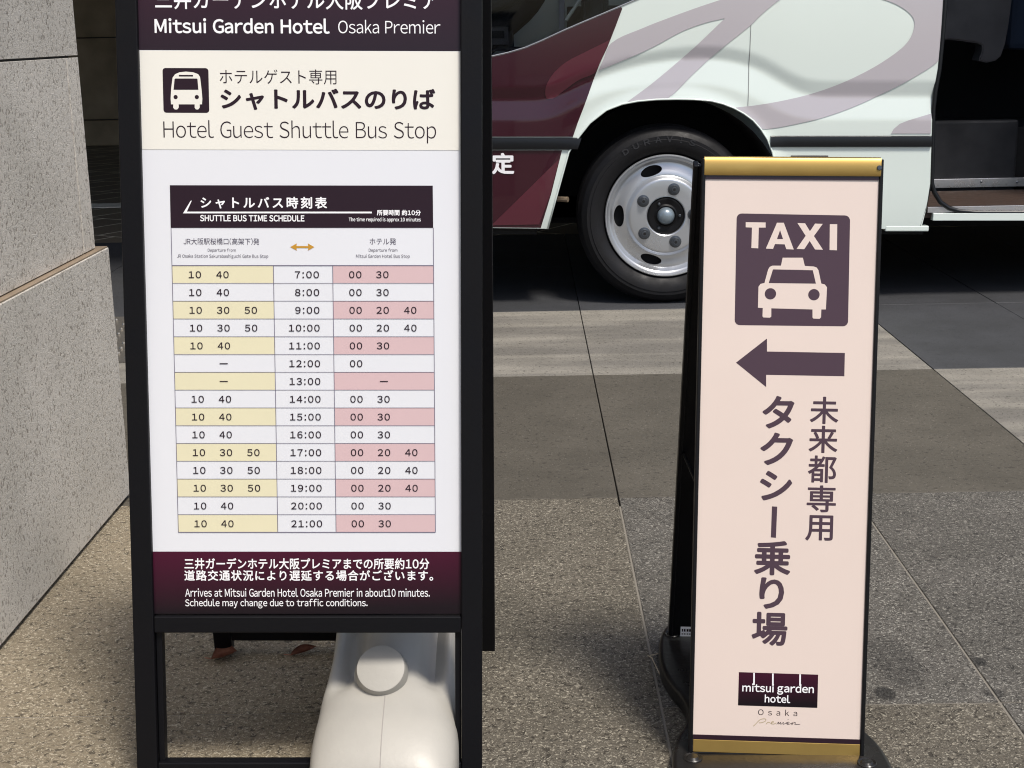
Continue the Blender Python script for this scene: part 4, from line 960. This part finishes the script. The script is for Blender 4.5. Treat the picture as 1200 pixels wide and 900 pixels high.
# ---- driver, seated behind the timetable sign's view of the cab
def person():
    p0 = at_y(598, 30, 7.45)
    root = empty('person', (p0.x, 7.45, 0), category='person', label='driver in a dark jacket seated in the bus cab, one hand resting forward')
    H = 1.12   # seat height
    V = {'pel': ((.10, 0, H+.02), .125), 'wst': ((.10, 0, H+.18), .12), 'chs': ((.12, 0, H+.40), .14), 'nck': ((.11, 0, H+.54), .06),
         'kl': ((-.34, -.10, H+.03), .065), 'kr': ((-.34, .10, H+.03), .065), 'al': ((-.36, -.10, H-.38), .045), 'ar': ((-.36, .10, H-.38), .045),
         'sl': ((.13, -.19, H+.45), .065), 'sr': ((.13, .19, H+.45), .065), 'el': ((.02, -.24, H+.20), .045), 'er': ((.0, .24, H+.20), .045),
         'wl': ((-.20, -.19, H+.12), .032), 'wr': ((-.22, .20, H+.22), .032)}
    Eg = [('pel', 'wst'), ('wst', 'chs'), ('chs', 'nck'), ('pel', 'kl'), ('pel', 'kr'), ('kl', 'al'), ('kr', 'ar'), ('chs', 'sl'), ('chs', 'sr'), ('sl', 'el'), ('sr', 'er'), ('el', 'wl'), ('er', 'wr')]
    def skin(V, Eg, name, m, parent, lv=1, rt=None):
        ks = list(V); me = bpy.data.meshes.new(name); me.from_pydata([V[k][0] for k in ks], [(ks.index(a), ks.index(b)) for a, b in Eg], [])
        o = bpy.data.objects.new(name, me); COL.objects.link(o); md = o.modifiers.new('s', 'SKIN'); sv = me.skin_vertices[0].data
        for i, k in enumerate(ks): sv[i].radius = (V[k][1],)*2; sv[i].use_root = (i == 0)
        o.modifiers.new('d', 'SUBSURF').levels = lv; o.modifiers['d'].render_levels = lv
        bpy.context.view_layer.update(); m2 = bpy.data.meshes.new_from_object(o.evaluated_get(bpy.context.evaluated_depsgraph_get())); bpy.data.objects.remove(o)
        return link(name, m2, parent, m, smooth=True)
    skinm = mat('skin', (.45, .24, .16), .5); jk = mat('dark_jacket', (.012, .013, .02), .8, bump=.3, bscale=60)
    skin(V, Eg, 'jacket_and_trousers', jk, root, 2)
    hd = bmesh.new(); bmesh.ops.create_uvsphere(hd, u_segments=28, v_segments=20, radius=.1, matrix=Matrix.Translation((.08, 0, H+.70)) @ Matrix.Diagonal((.98, .78, 1.2, 1)))
    for v in hd.verts:
        x, y, z = v.co.x-.08, v.co.y, v.co.z-(H+.70)
        if x < -.05 and abs(y) < .018 and -.05 < z < .01: v.co.x -= .022*(1-abs(y)/.018)
        if z < -.06: v.co.x = .08+x*.8-.01; v.co.y *= .85
        if x < -.05 and abs(abs(y)-.032) < .014 and .0 < z < .03: v.co.x += .008
    tube(hd, [(.09, 0, H+.52), (.09, 0, H+.64)], .052, 12); link('head', bm2me(hd), root, skinm, smooth=True)
    for s in (-1, 1):
        e = bmesh.new(); bmesh.ops.create_uvsphere(e, u_segments=10, v_segments=8, radius=.017, matrix=Matrix.Translation((.09, s*.08, H+.70)) @ Matrix.Diagonal((.7, .4, 1.5, 1))); link('ear', bm2me(e), root, skinm, smooth=True)
        e = bmesh.new(); bmesh.ops.create_uvsphere(e, u_segments=10, v_segments=8, radius=.011, matrix=Matrix.Translation((-.003, s*.032, H+.715))); link('eye', bm2me(e), root, M_dark2, smooth=True)
    hr = bmesh.new(); bmesh.ops.create_uvsphere(hr, u_segments=24, v_segments=16, radius=.108, matrix=Matrix.Translation((.092, 0, H+.722)) @ Matrix.Diagonal((.98, .8, 1.15, 1)))
    bmesh.ops.bisect_plane(hr, geom=hr.verts[:]+hr.edges[:]+hr.faces[:], plane_co=(.07, 0, H+.745), plane_no=(-.75, 0, -.66), clear_outer=True); link('hair', bm2me(hr), root, mat('black_hair', (.01, .008, .008), .6), smooth=True)
    for s, wr in ((-1, Vector((-.20, -.19, H+.12))), (1, Vector((-.22, .20, H+.22)))):
        V2 = {'w': (tuple(wr+Vector((.02, 0, 0))), .024), 'p': (tuple(wr+Vector((-.045, 0, .0))), .027)}
        E2 = [('w', 'p')]
        for k in range(4):
            o_ = Vector((-.085, (k-1.5)*.019, .004)); ln = (.034, .042, .04, .03)[k]
            V2[f'a{k}'] = (tuple(wr+o_), .0095); V2[f'b{k}'] = (tuple(wr+o_+Vector((-ln, 0, -.008))), .0085); V2[f'c{k}'] = (tuple(wr+o_+Vector((-ln*1.4, 0, -.034))), .0075); E2 += [('p', f'a{k}'), (f'a{k}', f'b{k}'), (f'b{k}', f'c{k}')]
        V2['t1'] = (tuple(wr+Vector((-.035, -s*.034, -.006))), .011); V2['t2'] = (tuple(wr+Vector((-.07, -s*.045, -.018))), .009); E2 += [('p', 't1'), ('t1', 't2')]
        skin(V2, E2, 'hand', skinm, root, 1)
    bm = bmesh.new()
    for k, (x, z, w_) in enumerate(((-.05, H+.10, .13), (-.06, H+.14, .12), (-.05, H+.175, .10))): 
        box(bm, x-w_, -.10, z, x+w_*.6, .08, z+.03)
    bmesh.ops.bevel(bm, geom=bm.edges[:], offset=.012, segments=3, affect='EDGES')
    o = link('folded_cloth', bm2me(bm), None, mat('tan_cloth', (.16, .085, .04), .8, var=.2, scale=20), smooth=40, category='cloth', label='folded tan cloth on the lap of the bus driver')
    o.location = root.location
person()
# bits of litter by the rubber base
def straw(pts, r, label, m):
    P3 = [at_z(x, y, .003) for x, y in pts]; o = empty('straw', tuple(P3[0]), label=label, category='litter')
    bm = bmesh.new(); tube(bm, [p-P3[0]+Vector((0, 0, .002*math.sin(i*1.3))) for i, p in enumerate(P3)], r, 6); link('stem', bm2me(bm), o, m, smooth=True)
M_straw = mat('pale_dry_straw', (.5, .42, .3), .6)
straw([(759, 768), (764, 772), (768, 780), (773, 789)], .0011, 'thin pale curved straw on the paving left of the taxi sign base', M_straw)
straw([(762, 768), (768, 768), (773, 766)], .0010, 'short straight straw touching the rubber base of the taxi sign', M_straw)
sc_ = lathez([(0, .0), (.003, .0), (.004, -.001), (.004, -.004), (0, -.004)], 16); q_ = T.px(1030, 197)
link('band_screw', bm2me(sc_, xf=T.xf @ Matrix.Translation((q_[0], -.006, q_[1])) @ Matrix.Rotation(math.pi/2, 4, 'X')), tx, M_chrome, smooth=30)
bpy.context.view_layer.update()
